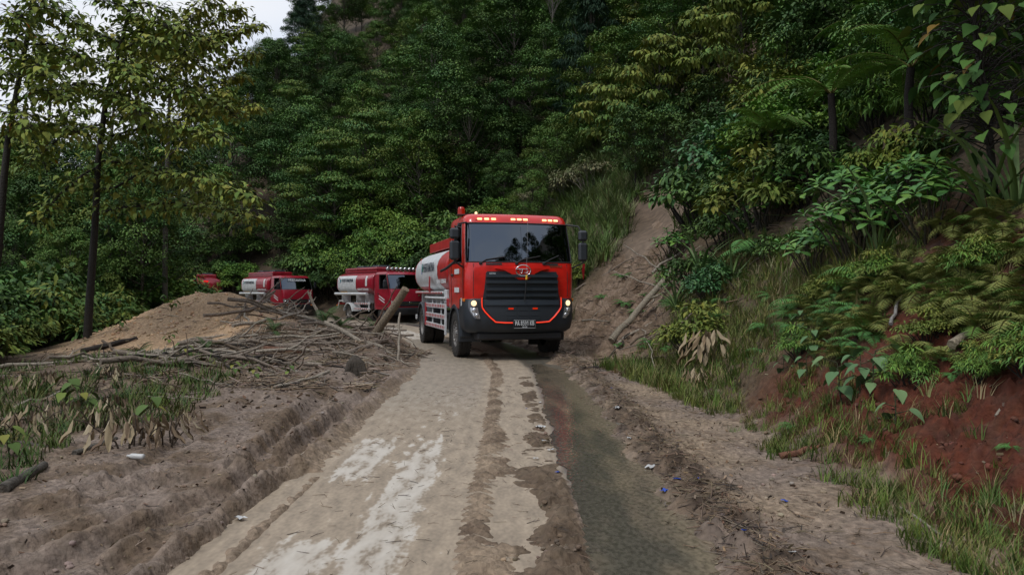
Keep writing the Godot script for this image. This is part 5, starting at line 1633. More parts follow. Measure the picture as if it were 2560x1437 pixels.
func make_withered(called: String, label: String, h: float, n: int, size: float, meshes: Array, group: String) -> Node3D:
	var t := thing(called, label, "dead plant", Vector3(0, -500, 0), 0.0, group)
	t.set_meta("stem", called)
	var b := MB.new()
	b.col = Color(0.12, 0.09, 0.06)
	for k in n:
		var a := R.randf() * TAU
		var rr := R.randf_range(0.05, 0.45)
		var e := Vector3(cos(a) * rr, h * R.randf_range(0.45, 1.0), sin(a) * rr * 0.8)
		if k % 4 == 0: b.tube(bent(Vector3(cos(a) * 0.05, -0.1, sin(a) * 0.05), e, 0.15, 4, 0.04), taper(4, 0.012, 0.004), 5, false)
		var lf := obj("dead_leaf", pick(meshes), M.leaf_dry, t)
		lf.transform = Transform3D(facing(Vector3(cos(a) * 0.5, -1.0, sin(a) * 0.5) + rdir() * 0.35, Vector3(cos(a), 0.4, sin(a)) + rdir() * 0.5).scaled(Vector3(1.2, 1.2, 1.0) * size * R.randf_range(0.6, 1.2)), e)
	obj("stem", b.mesh(), M.bark, t)
	return t
func set_down(o: Node3D, px: float, py: float, sc := 1.0, turn := -1.0, label := "") -> Node3D:
	var p := spot(px, py)
	var k := copy_of(o, p - Vector3(0, 0.03, 0), turn if turn >= 0.0 else R.randf() * TAU, sc)
	if label: k.set_meta("label", label)
	return k

func build_bank() -> void:
	var cover := "shrubs on the roadside bank"
	# whorled glossy shrubs, leaf by leaf
	var glossy := leaf_meshes("obovate", [Color(0.075, 0.19, 0.04), Color(0.095, 0.22, 0.045), Color(0.06, 0.16, 0.04), Color(0.14, 0.26, 0.05)])
	var ws := [proto(make_whorl_shrub("whorled_shrub", "glossy shrub with leaf whorls on the roadside bank", 1.0, 0.75, 17, 11, 0.24, "obovate", glossy, cover)), proto(make_whorl_shrub("whorled_shrub", "glossy shrub with leaf whorls on the roadside bank", 1.3, 0.85, 20, 10, 0.22, "obovate", glossy, cover))]
	var wl := [[1990, 520, 1.0, "glossy whorl-leaved shrub between the hanging fern and tree ferns"], [2120, 560, 1.1, "tall glossy whorl-leaved shrub in the middle of the bank"], [2330, 590, 0.9, "glossy whorl-leaved shrub behind the lacy ferns"], [1800, 500, 1.0, "glossy whorl-leaved shrub over the upper landslide strip"], [1480, 300, 1.3, "glossy whorl-leaved shrub above the grassy slope"], [2040, 690, 0.85, "low glossy whorl-leaved shrub over the dark hollow in the bank"], [2140, 640, 1.0, "full glossy whorl-leaved shrub above the dark hollow in the bank"], [2230, 600, 1.0, "glossy whorl-leaved shrub below the bright yellow-green bush"], [1690, 660, 0.85, "glossy whorl-leaved shrub at the landslide edge beside the reeds"], [1740, 560, 0.8, "glossy whorl-leaved shrub above the reeds at the landslide edge"], [2060, 430, 0.9, "glossy whorl-leaved shrub beneath the tree ferns"], [1930, 560, 0.75, "glossy whorl-leaved shrub just above the hanging fern"], [2290, 530, 0.85, "glossy whorl-leaved shrub beside the round-leaved tree"]]
	for q in wl: set_down(ws[int(q[0]) % 2], q[0], q[1], q[2], -1.0, q[3])
	# ordinary bank bushes of several kinds fill the slope
	var bb := []
	for c in [["bank_bush", "dark green leafy bush on the roadside bank", DARK + MID, T.oval, 0.15, M.leaf], ["glossy_bush", "glossy bluish green bush on the roadside bank", [Color(0.055, 0.14, 0.05), Color(0.075, 0.17, 0.05)], T.obovate, 0.16, M.leaf_gloss], ["olive_bush", "yellowish olive bush on the roadside bank", OLIVE, T.oval, 0.15, M.leaf], ["fresh_bank_bush", "fresh green bush on the roadside bank", FRESH, T.lance, 0.2, M.leaf]]:
		for v in 2: bb.append(proto(make_bush(c[0], c[1], {"h": 1.25, "r": 0.85, "n": 15, "cr": 0.36, "leaves": 95, "size": c[4], "tp": c[3], "cols": c[2], "bark": DARKBARK, "m": c[5], "droop": 0.4}, cover)))
	var d := 8.0
	while d < 27.0:
		var x := 2.0
		while x < 0.72 * d + 1.5:
			var px := x + R.randf_range(-0.5, 0.5)
			var pd := d + R.randf_range(-0.5, 0.5)
			x += 1.15 + d * 0.02
			var s := across(px, pd)
			var e := s - bank_edge(pd)
			if e < (0.7 if pd > 11.5 else 1.3) or scar(px, pd) > 0.1: continue
			if pd < 11.5 and e < 3.6 and px < 8.0: continue
			if pd < 16.0 and e < 2.2 and R.randf() < 0.3: continue
			var low := 0.5 if (e < 2.4 or (px / pd > 0.31 and pd < 14.5 and e < 6.0)) else 1.0
			var ki := R.randi() % 8
			if R.randf() < 0.35: ki = R.randi() % 4
			var k := copy_of(bb[ki], on(px, pd, -0.08), R.randf() * TAU, R.randf_range(0.65, 1.25) * (1.0 + d * 0.012) * low)
			k.set_meta("label", ["dark green leafy bush", "dark green spreading bush", "glossy bluish green bush", "glossy bluish green spreading bush", "yellowish olive bush", "yellowish olive spreading bush", "fresh green narrow-leaved bush", "fresh green spreading narrow-leaved bush"][ki] + (" beside the landslide strip on the bank" if seg_dist(px, pd, Vector2(1.3, 19.0), Vector2(12.5, 39.0)) < 5.0 else (" low on the roadside bank" if e < 4.0 else " high on the roadside bank")))
		d += 1.05 + d * 0.02
	# small trees on the upper bank
	var g := "small trees on the upper bank"
	var sm := []
	sm.append(proto(make_tree("drooping_tree", "small olive tree with drooping leaf sprays on the upper bank", {"h": 4.6, "r": 2.0, "cb": 0.3, "n": 30, "cr": 0.55, "leaves": 120, "size": 0.23, "tp": T.oval, "cols": OLIVE + [MID[1]], "bark": GREYBARK, "flat": 0.35, "droop": 0.8, "tr": 0.05}, g)))
	sm.append(proto(make_tree("bank_tree", "small dark green tree on the upper bank", {"h": 4.2, "r": 1.7, "cb": 0.25, "n": 30, "cr": 0.55, "leaves": 140, "size": 0.16, "tp": T.oval, "cols": DARK + MID, "bark": DARKBARK, "tr": 0.05}, g)))
	for q in [[1530, 420, 0, 1.0], [1640, 400, 0, 1.1], [1760, 300, 0, 1.0], [1860, 260, 0, 0.9], [1600, 250, 0, 1.2], [1480, 330, 0, 1.0], [1700, 180, 1, 1.1], [1900, 160, 1, 1.0], [2050, 200, 1, 0.9], [2200, 180, 1, 1.0], [1980, 80, 0, 1.0], [2350, 120, 1, 1.0], [2480, 200, 1, 0.9], [1600, 120, 1, 1.2], [1800, 60, 0, 1.1], [2120, 40, 1, 1.1], [2300, 20, 1, 1.0], [2500, 60, 0, 1.0], [2540, 330, 1, 0.8], [2420, 300, 1, 0.8], [1420, 300, 1, 1.0], [1500, 200, 1, 1.3], [1660, 470, 1, 0.7], [1590, 480, 1, 0.75], [2180, 330, 1, 0.6], [1960, 330, 1, 0.7]]:
		var k := set_down(sm[q[2]], q[0], q[1] , q[3])
		k.set_meta("label", ["small olive tree with drooping leaf sprays", "small dark green bushy tree"][q[2]] + (" above the landslide strip" if q[0] < 1760 else (" beneath the steep upper bank forest" if q[1] < 150 else " behind the bank shrubs")))
	# tree ferns with long lacy fronds
	var tf := []
	for k in 3: tf.append(frond_mesh(2.1, 0.42, 1.5, [Color(0.14, 0.27, 0.06), Color(0.16, 0.29, 0.065)], true, 22))
	var g4 := "tree ferns on the bank"
	var tfern := proto(make_fern("tree_fern", "tree fern with long arching fronds", tf, 10, g4, 0.35, 1.9))
	for q in [[2080, 470, 0.95, "tall tree fern arching over the whorl-leaved shrub"], [1930, 500, 0.8, "tree fern reaching out over the landslide strip"], [2280, 430, 0.9, "tree fern behind the round-leaved tree"], [2200, 240, 0.9, "tree fern high on the bank among small dark trees"]]: set_down(tfern, q[0], q[1], q[2], -1.0, q[3])
	# hanging ferns
	var hf := []
	for k in 3: hf.append(frond_mesh(1.05, 0.15, 2.0, [Color(0.075, 0.19, 0.05), Color(0.09, 0.21, 0.06)], false, 22))
	var hfern := proto(make_fern("hanging_fern", "fern with fronds hanging over the bank", hf, 13, "hanging ferns on the bank", 0.35))
	for q in [[1890, 640, 1.1, "large green fern with fronds hanging down the bank"], [2190, 700, 0.8, "fern with hanging fronds at the foot of the whorl-leaved shrubs"], [2010, 780, 0.6, "small fern with hanging fronds below the dark hollow"], [1800, 800, 0.55, "small fern in the grass beside the withered plant"]]: set_down(hfern, q[0], q[1], q[2], -1.0, q[3])
	# yellow-green lacy ferns cover the upper part of the red bank
	var lf := []
	for k in 4: lf.append(frond_mesh(0.46, 0.15, R.randf_range(1.3, 2.2), LACY, true, 11))
	var g5 := "yellow-green ferns on the red bank"
	var lfern := [proto(make_fern("lacy_fern", "low yellow-green lacy fern on the red bank", lf, 9, g5, 0.6)), proto(make_fern("lacy_fern", "low yellow-green lacy fern on the red bank", lf, 7, g5, 0.6))]
	for k in 235:
		var px := R.randf_range(2020, 2620)
		var top := lerpf(660.0, 480.0, clampf((px - 2020.0) / 500.0, 0.0, 1.0))
		var py := R.randf_range(top, 800.0) + 25.0 + absf(R.randfn()) * 18.0
		if NZ.get_noise_2d(px * 0.25, py * 0.25) < -0.28: continue
		set_down(lfern[k % 2], px, py + (R.randf_range(0.0, 110.0) if k % 4 == 0 else 0.0), R.randf_range(0.5, 1.15))
	# mixed small plants between the ferns and over the red soil
	for k in 22:
		var px := R.randf_range(1980, 2600)
		var py := R.randf_range(640, 980)
		if py > 880 and R.randf() < 0.5: continue
		set_down(bb[4 + R.randi() % 4], px, py, R.randf_range(0.14, 0.34)).set_meta("label", "small leafy plant rooted among ferns on the red bank")
	for k in 44: set_down(hfern, R.randf_range(1500, 2200), R.randf_range(700, 900), R.randf_range(0.25, 0.5)).set_meta("label", "small green fern in the grass of the bank")
	# large round leaves on one slender tree
	var rl := leaf_meshes("heart", [Color(0.05, 0.11, 0.027), Color(0.07, 0.14, 0.03), Color(0.045, 0.1, 0.03), Color(0.1, 0.14, 0.03), Color(0.16, 0.1, 0.02)])
	var base := spot(2490, 520)
	var rt := thing("round_leaf_tree", "slender tree with very large round light green leaves on the bank", "tree", base)
	var sb := MB.new()
	sb.col = DARKBARK
	var trunk := bent(Vector3(0, -0.3, 0), Vector3(-0.45, 3.3, 0.1), 0.0, 7, 0.015)
	sb.tube(trunk, taper(7, 0.05, 0.02), 7)
	for k in 260:
		var f := R.randf_range(1.6, 6.9)
		var o: Vector3 = trunk[int(f)].lerp(trunk[int(f) + 1], f - floor(f))
		var a := k * 2.39996
		var out := R.randf_range(0.15, 0.85)
		var e := o + Vector3(cos(a) * out, R.randf_range(-0.15, 0.45), sin(a) * out)
		sb.tube(bent(o, e, 0.1, 3, 0.03), taper(3, 0.009, 0.005), 4, false)
		var l := obj("leaf", rl[4] if R.randf() < 0.05 else rl[R.randi() % 4], M.leaf, rt)
		l.material_override = M.leaf_thin
		l.transform = Transform3D(facing(Vector3(cos(a), -0.8, sin(a)) + rdir() * 0.35, Vector3(cos(a) * 0.6, 0.8, sin(a) * 0.6) + rdir() * 0.5).scaled(Vector3.ONE * R.randf_range(0.13, 0.22)), e)
	obj("trunk", sb.mesh(), M.bark, rt)
	# the bright yellow-green bush
	var yb := proto(make_bush("yellow_green_bush", "bright yellow-green small-leaved bush beside the round-leaved tree", {"h": 1.0, "r": 0.55, "n": 18, "cr": 0.25, "leaves": 80, "size": 0.11, "tp": T.oval, "cols": YOUNG, "bark": GREYBARK, "droop": 0.7}, ""))
	set_down(yb, 2250, 480, 1.1)
	# reeds
	var rm := leaf_meshes("blade", [Color(0.1, 0.16, 0.05), Color(0.13, 0.19, 0.08), Color(0.08, 0.14, 0.05)])
	var g6 := "long-leaved reeds on the bank"
	var reed := proto(make_reed("reed", "clump of long arching reed leaves on the bank", 15, 1.7, rm, g6))
	for q in [[1755, 720, 1.0, "clump of long reeds at the landslide edge"], [2480, 540, 0.9, "clump of long arching reeds among the yellow-green ferns"], [2545, 520, 1.0, "clump of long arching reeds beneath the round-leaved tree"], [1690, 780, 0.7, "short clump of reeds beside the fallen pale trunk"], [1250, 470, 1.2, "pale reeds on the grassy slope above the truck"], [1440, 530, 1.0, "reeds overhanging the bare landslide face"], [2190, 640, 0.9, "single stand of reeds rising between whorl-leaved shrubs"], [1400, 520, 1.0, "reeds behind the red truck roof on the grassy slope"], [1830, 720, 0.7, "reeds beneath the large hanging fern"]]: set_down(reed, q[0], q[1], q[2], -1.0, q[3])
	# heart-leaved seedlings on the red soil
	var hm := leaf_meshes("heart", [Color(0.13, 0.21, 0.1), Color(0.1, 0.18, 0.08), Color(0.15, 0.23, 0.1)])
	var g7 := "heart-leaved seedlings on the red soil"
	for k in 14: set_down(hfern, R.randf_range(1950, 2540), R.randf_range(860, 1120), R.randf_range(0.12, 0.26)).set_meta("label", "tiny fern growing on the bare red soil")
	for v in 2:
		var hp := proto(make_heart_plant("heart_leaf_seedling", "pale green heart-leaved seedling on the red soil", 0.3 + 0.12 * v, 5 + v * 3, 0.14, hm, g7))
		for q in ([[2240, 1080, 1.0], [1960, 940, 0.8], [2020, 950, 0.9]] if v == 0 else [[2110, 1010, 1.0], [2170, 1010, 1.1], [2150, 985, 0.9], [2040, 900, 0.8], [2010, 830, 0.7]]): set_down(hp, q[0], q[1], q[2])
	# withered plants
	var dm := leaf_meshes("dead", [Color(0.3, 0.22, 0.13), Color(0.22, 0.155, 0.09), Color(0.36, 0.28, 0.18)])
	var wp := proto(make_withered("withered_plant", "withered plant with limp tan leaves", 0.62, 34, 0.3, dm, ""))
	set_down(wp, 1770, 930, 1.0, -1.0, "withered plant with limp tan leaves hanging on the grassy bank")
	set_down(wp, 1745, 970, 0.55, -1.0, "small withered tan plant at the edge of the verge")
	# pale-leaved bush on the grassy slope
	var pb := proto(make_bush("pale_bush", "bush with dry cream-coloured leaves on the grassy slope", {"h": 1.7, "r": 1.5, "n": 22, "cr": 0.5, "leaves": 120, "size": 0.15, "tp": T.oval, "cols": [Color(0.2, 0.19, 0.1), Color(0.15, 0.16, 0.07), Color(0.1, 0.12, 0.04)], "bark": PALE, "droop": 0.5, "m": M.leaf_dry}, "cream-leaved bushes on the slope"))
	for q in [[1420, 500, 1.0], [1480, 470, 0.9], [1370, 470, 0.8], [1330, 520, 0.6]]: set_down(pb, q[0], q[1], q[2])
	# grasses
	grass_field()
func grass_field() -> void:
	var xf := []
	var cl := []
	for k in 7600:
		var d := 3.4 + 14.5 * pow(R.randf(), 1.3)
		var e := R.randf_range(-0.35, 3.2)
		var x := -0.3 + bank_edge(d) + e
		if d > 10.0: x += (centre_x(d).x + 0.3)
		var n := NZ.get_noise_2d(x * 14.0, d * 14.0) + NZ.get_noise_2d(x * 50.0, d * 50.0) * 0.5
		var lush := smoothstep(8.5, 11.0, d) * smoothstep(17.5, 15.0, d)
		var dens := lerpf(0.62, 0.42, smoothstep(6.0, 9.0, d)) * smoothstep(0.6, 0.0, absf(e)) + lush * 0.5 - smoothstep(0.3, 1.0, e) * (0.1 - lush * 0.2)
		if n * 0.9 + dens + (0.14 if d < 9.0 and e > 0.3 else (0.12 if e > 1.0 else 0.0)) < 0.22 or (d > 15.0 and scar(x, d) > 0.2): continue
		var s := R.randf_range(0.45, 1.2) * lerpf(0.8, 1.6, lush * R.randf())
		xf.append(Transform3D(Basis(Vector3.UP, R.randf() * TAU).scaled(Vector3.ONE * s), on(x, d, -0.01)))
		cl.append(tint(pick([Color(0.11, 0.165, 0.035), Color(0.14, 0.18, 0.04), Color(0.09, 0.145, 0.04), Color(0.18, 0.18, 0.06), Color(0.27, 0.22, 0.11)])))
	scatter("verge_grass", tuft_mesh(16, 0.24, 0.11, 0.24), M.leaf, xf, cl, "green grass growing along the foot of the bank")
	xf = []; cl = []
	for k in 2600:
		var d := R.randf_range(20.0, 42.0)
		var x := R.randf_range(-4.5, 6.5)
		var s := across(x, d)
		var e := s - bank_edge(d)
		if e < 0.6 or e > 11.0 or scar(x, d) > 0.45: continue
		xf.append(Transform3D(Basis(Vector3.UP, R.randf() * TAU).scaled(Vector3.ONE * R.randf_range(0.7, 1.4)), on(x, d, -0.03)))
		cl.append(tint(pick([Color(0.11, 0.175, 0.045), Color(0.14, 0.19, 0.065), Color(0.085, 0.14, 0.04), Color(0.17, 0.19, 0.08)])))
	scatter("slope_grass", tuft_mesh(26, 0.75, 0.25, 0.55), M.leaf, xf, cl, "tall grass covering the slope above the truck")

# a thin-stemmed tree: trunk and long arching boughs with hanging leaves, each bough [start share of trunk, end point, sag]
func thin_tree(label: String, base: Vector3, trunk: Array, r0: float, boughs: Array, per: int, size: float, bark: Color, mats: Array, cols: Array, group: String) -> void:
	var t := thing("thin_tree", label, "tree", base, 0.0, group)
	var b := MB.new()
	b.col = bark
	var n := trunk.size()
	var loc := []
	for p in trunk: loc.append(p - base)
	b.tube(loc, taper(n - 1, r0, r0 * 0.35), 8)
	obj("trunk", b.mesh(), M.bark, t)
	var made := 0
	var rest := MB.new()
	for q in boughs:
		var f: float = q[0] * (n - 1.001)
		var o: Vector3 = loc[int(f)].lerp(loc[int(f) + 1], f - floor(f))
		var e: Vector3 = q[1] - base
		var bb := MB.new()
		bb.col = bark
		var path := bent(o, e, q[2], 8, 0.015)
		bb.tube(path, taper(8, r0 * 0.3, r0 * 0.06), 5, false)
		var l := (e - o).length()
		var cnt := int(per * l)
		for k in cnt:
			var g := pow(R.randf(), 0.75) * 7.99
			var p: Vector3 = path[int(g)].lerp(path[int(g) + 1], g - floor(g))
			var side := (Vector3(R.randfn(), R.randfn() * 0.35, R.randfn())).normalized()
			var tip := p + side * R.randf_range(0.05, 0.55) * (1.2 - g * 0.06)
			if k % 3 == 0: bb.tube([p, tip], [0.006, 0.003], 4, false)
			var xf := Transform3D(facing(side * 0.8 + Vector3(0, -0.4, 0) + rdir() * 0.35, Vector3(0, 1, 0) + side * 0.3 + rdir() * 0.45).scaled(Vector3.ONE * size * R.randf_range(0.6, 1.2)), tip)
			if made < 290 and R.randf() < 0.12:
				obj("leaf", mats[mats.size() - 1] if R.randf() < 0.03 else pick(mats.slice(0, mats.size() - 1)), M.leaf_thin, t).transform = xf
				made += 1
			else: rest.put(T.heart if R.randf() < 0.3 else T.oval, xf, tint(pick(cols)))
		obj("bough", bb.mesh(), M.bark, t)
	obj("foliage", rest.mesh(), M.leaf_thin, t).set_meta("kind", "stuff")

func build_roadside() -> void:
	var g := "thin trees beside the soil mound"
	var cols := [Color(0.2, 0.25, 0.055), Color(0.17, 0.23, 0.055), Color(0.25, 0.27, 0.06), Color(0.14, 0.2, 0.055)]
	var mats := leaf_meshes("oval", cols + [Color(0.24, 0.22, 0.05), Color(0.4, 0.15, 0.02)])
	# dark thin tree at the mound's edge
	var D := 17.4
	var tr := [on(-9.75, D, -0.3), at(222, 760, D), at(236, 560, D), at(243, 400, D), at(262, 250, D), at(300, 110, D), at(330, -20, D)]
	thin_tree("thin tree with dark trunk and long arching olive-leaved boughs beside the mound", tr[0], tr, 0.1, [[0.42, at(640, 500, 15.6), 0.10], [0.5, at(590, 545, 18.5), 0.12], [0.36, at(640, 545, 16.6), 0.06], [0.55, at(560, 350, 16.0), 0.1], [0.6, at(60, 420, 18.0), 0.1], [0.66, at(470, 240, 16.5), 0.12], [0.7, at(120, 230, 16.0), 0.1], [0.74, at(600, 300, 18.6), 0.12], [0.8, at(400, 110, 16.2), 0.1], [0.84, at(150, 90, 17.0), 0.1], [0.88, at(520, 180, 18.0), 0.1], [0.94, at(240, 0, 16.5), 0.08], [0.97, at(420, 30, 18.0), 0.08], [0.48, at(90, 560, 16.5), 0.1], [0.9, at(470, 90, 16.6), 0.08], [0.86, at(560, 120, 17.6), 0.1], [0.78, at(330, 200, 15.4), 0.06], [0.68, at(350, 290, 15.2), 0.06], [0.62, at(420, 330, 18.6), 0.08], [0.76, at(30, 160, 18.2), 0.08]], 155, 0.155, DARKBARK, mats, cols, g)
	D = 15.5
	tr = [on(-11.0, D, -0.3), at(-8, 640, D), at(6, 460, D), at(18, 340, D), at(40, 220, D), at(70, 60, D), at(80, -60, D)]
	thin_tree("thin dark tree with dense olive crown at the valley edge", tr[0], tr, 0.09, [[0.5, at(205, 335, 15.0), 0.12], [0.62, at(170, 250, 14.6), 0.1], [0.7, at(-60, 200, 15.4), 0.1], [0.78, at(210, 150, 15.2), 0.1], [0.85, at(30, 60, 14.4), 0.1], [0.9, at(190, 60, 15.6), 0.08], [0.95, at(110, 20, 14.6), 0.08], [0.6, at(60, 330, 14.3), 0.05], [0.74, at(110, 190, 14.2), 0.05], [0.82, at(0, 130, 14.8), 0.05]], 155, 0.155, DARKBARK, mats, cols, g)
	D = 26.0
	tr = [on(-11.9, D, -0.3), at(412, 560, D), at(416, 420, D), at(420, 300, D), at(424, 180, D), at(428, 70, D)]
	thin_tree("thin tree with pale mottled trunk and yellowish crown behind the mound", tr[0], tr, 0.1, [[0.55, at(570, 230, 25.0), 0.1], [0.6, at(300, 270, 25.4), 0.1], [0.68, at(640, 130, 26.0), 0.08], [0.75, at(330, 160, 25.2), 0.08], [0.82, at(560, 80, 25.6), 0.08], [0.9, at(400, 40, 25.2), 0.06], [0.97, at(480, 30, 26.0), 0.05], [0.45, at(540, 330, 25.6), 0.08], [0.7, at(470, 130, 25.0), 0.05], [0.8, at(650, 60, 25.4), 0.08], [0.86, at(600, 20, 26.4), 0.08], [0.93, at(540, -10, 25.2), 0.06], [0.78, at(270, 90, 25.8), 0.06], [0.64, at(610, 190, 26.4), 0.08], [0.58, at(650, 270, 25.4), 0.06], [0.88, at(320, 30, 26.2), 0.06]], 150, 0.2, Color(0.2, 0.18, 0.15), mats, [cols[0], cols[2], Color(0.24, 0.24, 0.055)], g)
	D = 30.0
	for q in [[270, "thin tree with grey trunk behind the valley ferns"], [110, "slim grey-trunked tree at the valley edge"]]:
		tr = [on((q[0] - 1280.0) / FOC * D, D, -0.3), at(q[0] + 6, 560, D), at(q[0] + 2, 400, D), at(q[0] + 14, 240, D), at(q[0] + 22, 100, D)]
		var bo := []
		for k in 8: bo.append([0.45 + k * 0.07, at(q[0] + R.randf_range(-150, 170), 400 - k * 48 + R.randf_range(-20, 20), D + R.randf_range(-1.2, 1.2)), 0.08])
		thin_tree(q[1], tr[0], tr, 0.09, bo, 120, 0.2, GREYBARK, mats, cols, g)
	# ferns behind the mound
	var ff := []
	for k in 3: ff.append(frond_mesh(1.6, 0.28, 1.9, [Color(0.07, 0.12, 0.035), Color(0.09, 0.135, 0.04)], true, 18))
	var vf := proto(make_fern("valley_fern", "large arching fern behind the soil mound", ff, 10, "large ferns behind the soil mound", 0.35))
	for q in [[-10.6, 21.5, 1.0], [-9.4, 22.6, 1.1], [-8.2, 23.2, 0.95], [-11.6, 23.0, 1.15], [-12.8, 20.5, 0.9], [-10.2, 24.6, 1.2], [-8.9, 25.4, 1.1], [-13.6, 23.5, 1.1], [-11.9, 18.8, 0.8], [-19.3, 48.0, 1.6], [-20.6, 48.6, 1.7], [-18.3, 47.4, 1.2], [-20.0, 46.0, 1.5], [-21.5, 47.5, 1.8]]: copy_of(vf, on(q[0], q[1], -0.05), R.randf() * TAU, q[2])
	# bushes at the valley edge, nearer the camera
	var g2 := "bushes along the valley edge"
	var vb := []
	for c in [["valley_bush", "dark green bush at the valley edge", DARK + MID, T.oval], ["olive_valley_bush", "olive bush at the valley edge", OLIVE + MID, T.oval]]:
		vb.append(proto(make_bush(c[0], c[1], {"h": 1.3, "r": 0.9, "n": 15, "cr": 0.4, "leaves": 95, "size": 0.16, "tp": c[3], "cols": c[2], "bark": DARKBARK, "droop": 0.5}, g2)))
	for q in [[-9.6, 12.5, 0.8], [-10.8, 14.0, 1.3], [-11.8, 16.0, 1.5], [-11.2, 18.0, 1.2], [-12.8, 18.0, 1.7], [-10.6, 20.0, 0.9], [-8.6, 11.2, 0.6], [-9.8, 13.6, 0.9], [-13.2, 20.6, 1.8], [-10.7, 16.2, 0.8], [-7.5, 9.9, 0.5], [-12.4, 15.0, 1.6], [-11.4, 12.8, 1.1], [-10.0, 11.2, 0.8], [-8.4, 9.6, 0.55], [-18.75, 45.5, 1.5], [-20.0, 46.2, 1.9], [-21.0, 47.0, 2.0]]:
		var ki := R.randi() % 2
		copy_of(vb[ki], on(q[0], q[1], -0.08), R.randf() * TAU, q[2]).set_meta("label", ["dark green bush", "olive bush"][ki] + (" behind the thin dark trees at the valley edge" if q[1] > 14.5 else " at the valley edge beside withered leaves"))
	# broken plants and withered leaves in front of the debris
	var dm := leaf_meshes("dead", [Color(0.33, 0.26, 0.16), Color(0.22, 0.16, 0.1), Color(0.4, 0.33, 0.22), Color(0.15, 0.1, 0.065)])
	var wp := [proto(make_withered("withered_leaf_heap", "heap of limp tan withered leaves", 0.3, 30, 0.17, dm, "withered leaves at the mud's edge")), proto(make_withered("withered_leaf_heap", "heap of limp tan withered leaves", 0.22, 24, 0.15, dm, "withered leaves at the mud's edge"))]
	for q in [[330, 1120, 1.1], [410, 1110, 1.0], [250, 1070, 0.9], [160, 1050, 0.8], [300, 1030, 0.8], [60, 1080, 0.9], [470, 1050, 0.5], [120, 970, 0.8], [280, 950, 0.7]]:
		set_down(wp[int(q[0]) % 2], q[0], q[1], q[2])
	var hm := leaf_meshes("heart", [Color(0.12, 0.17, 0.04), Color(0.15, 0.2, 0.05), Color(0.09, 0.14, 0.04), Color(0.2, 0.2, 0.05)])
	var hp := [proto(make_heart_plant("torn_seedling", "yellow-green broad-leaved plant", 0.35, 8, 0.15, hm, "broken plants in the debris")), proto(make_heart_plant("torn_seedling", "yellow-green broad-leaved plant", 0.25, 6, 0.14, hm, "broken plants in the debris"))]
	for q in [[370, 1080, 1.0, "beside withered leaves"], [160, 1010, 1.1, "beside withered leaves"], [210, 1030, 1.0, "beside withered leaves"], [40, 830, 1.2, "at the valley edge"], [90, 790, 1.2, "at the valley edge"], [430, 780, 1.0, "on the soil mound"], [300, 830, 0.9, "on the soil mound"], [420, 860, 0.7, "on the soil mound"], [30, 1150, 0.9, "at the mud edge"], [590, 940, 0.7, "in the stick debris"], [720, 940, 0.6, "in the stick debris"], [640, 950, 0.7, "in the stick debris"], [470, 900, 0.8, "in the stick debris"], [20, 900, 1.2, "at the valley edge"]]:
		set_down(hp[int(q[0]) % 2], q[0], q[1], q[2]).set_meta("label", "yellow-green broad-leaved plant torn down " + q[3])
	# low grass and weeds along the mud's edge
	var xf := []
	var cl := []
	for k in 3600:
		var d := R.randf_range(4.6, 14.0)
		var x := -R.randf_range(3.5, 9.5)
		var edge := -3.75 - 0.05 * d + NZ.get_noise_2d(x * 12.0, d * 12.0) * 0.7
		if x > edge or x < -0.72 * d - 0.6: continue
		if NZ.get_noise_2d(x * 30.0, d * 30.0) + 0.5 - smoothstep(9.5, 13.5, d) * 0.6 < R.randf() * 0.6: continue
		xf.append(Transform3D(Basis(Vector3.UP, R.randf() * TAU).scaled(Vector3.ONE * R.randf_range(0.5, 1.2)), on(x, d, -0.02)))
		cl.append(tint(pick([Color(0.08, 0.125, 0.035), Color(0.11, 0.15, 0.04), Color(0.06, 0.105, 0.035), Color(0.15, 0.15, 0.06)])))
	scatter("weed_grass", tuft_mesh(14, 0.26, 0.13, 0.4), M.leaf, xf, cl, "low grass and weeds between the withered leaves")

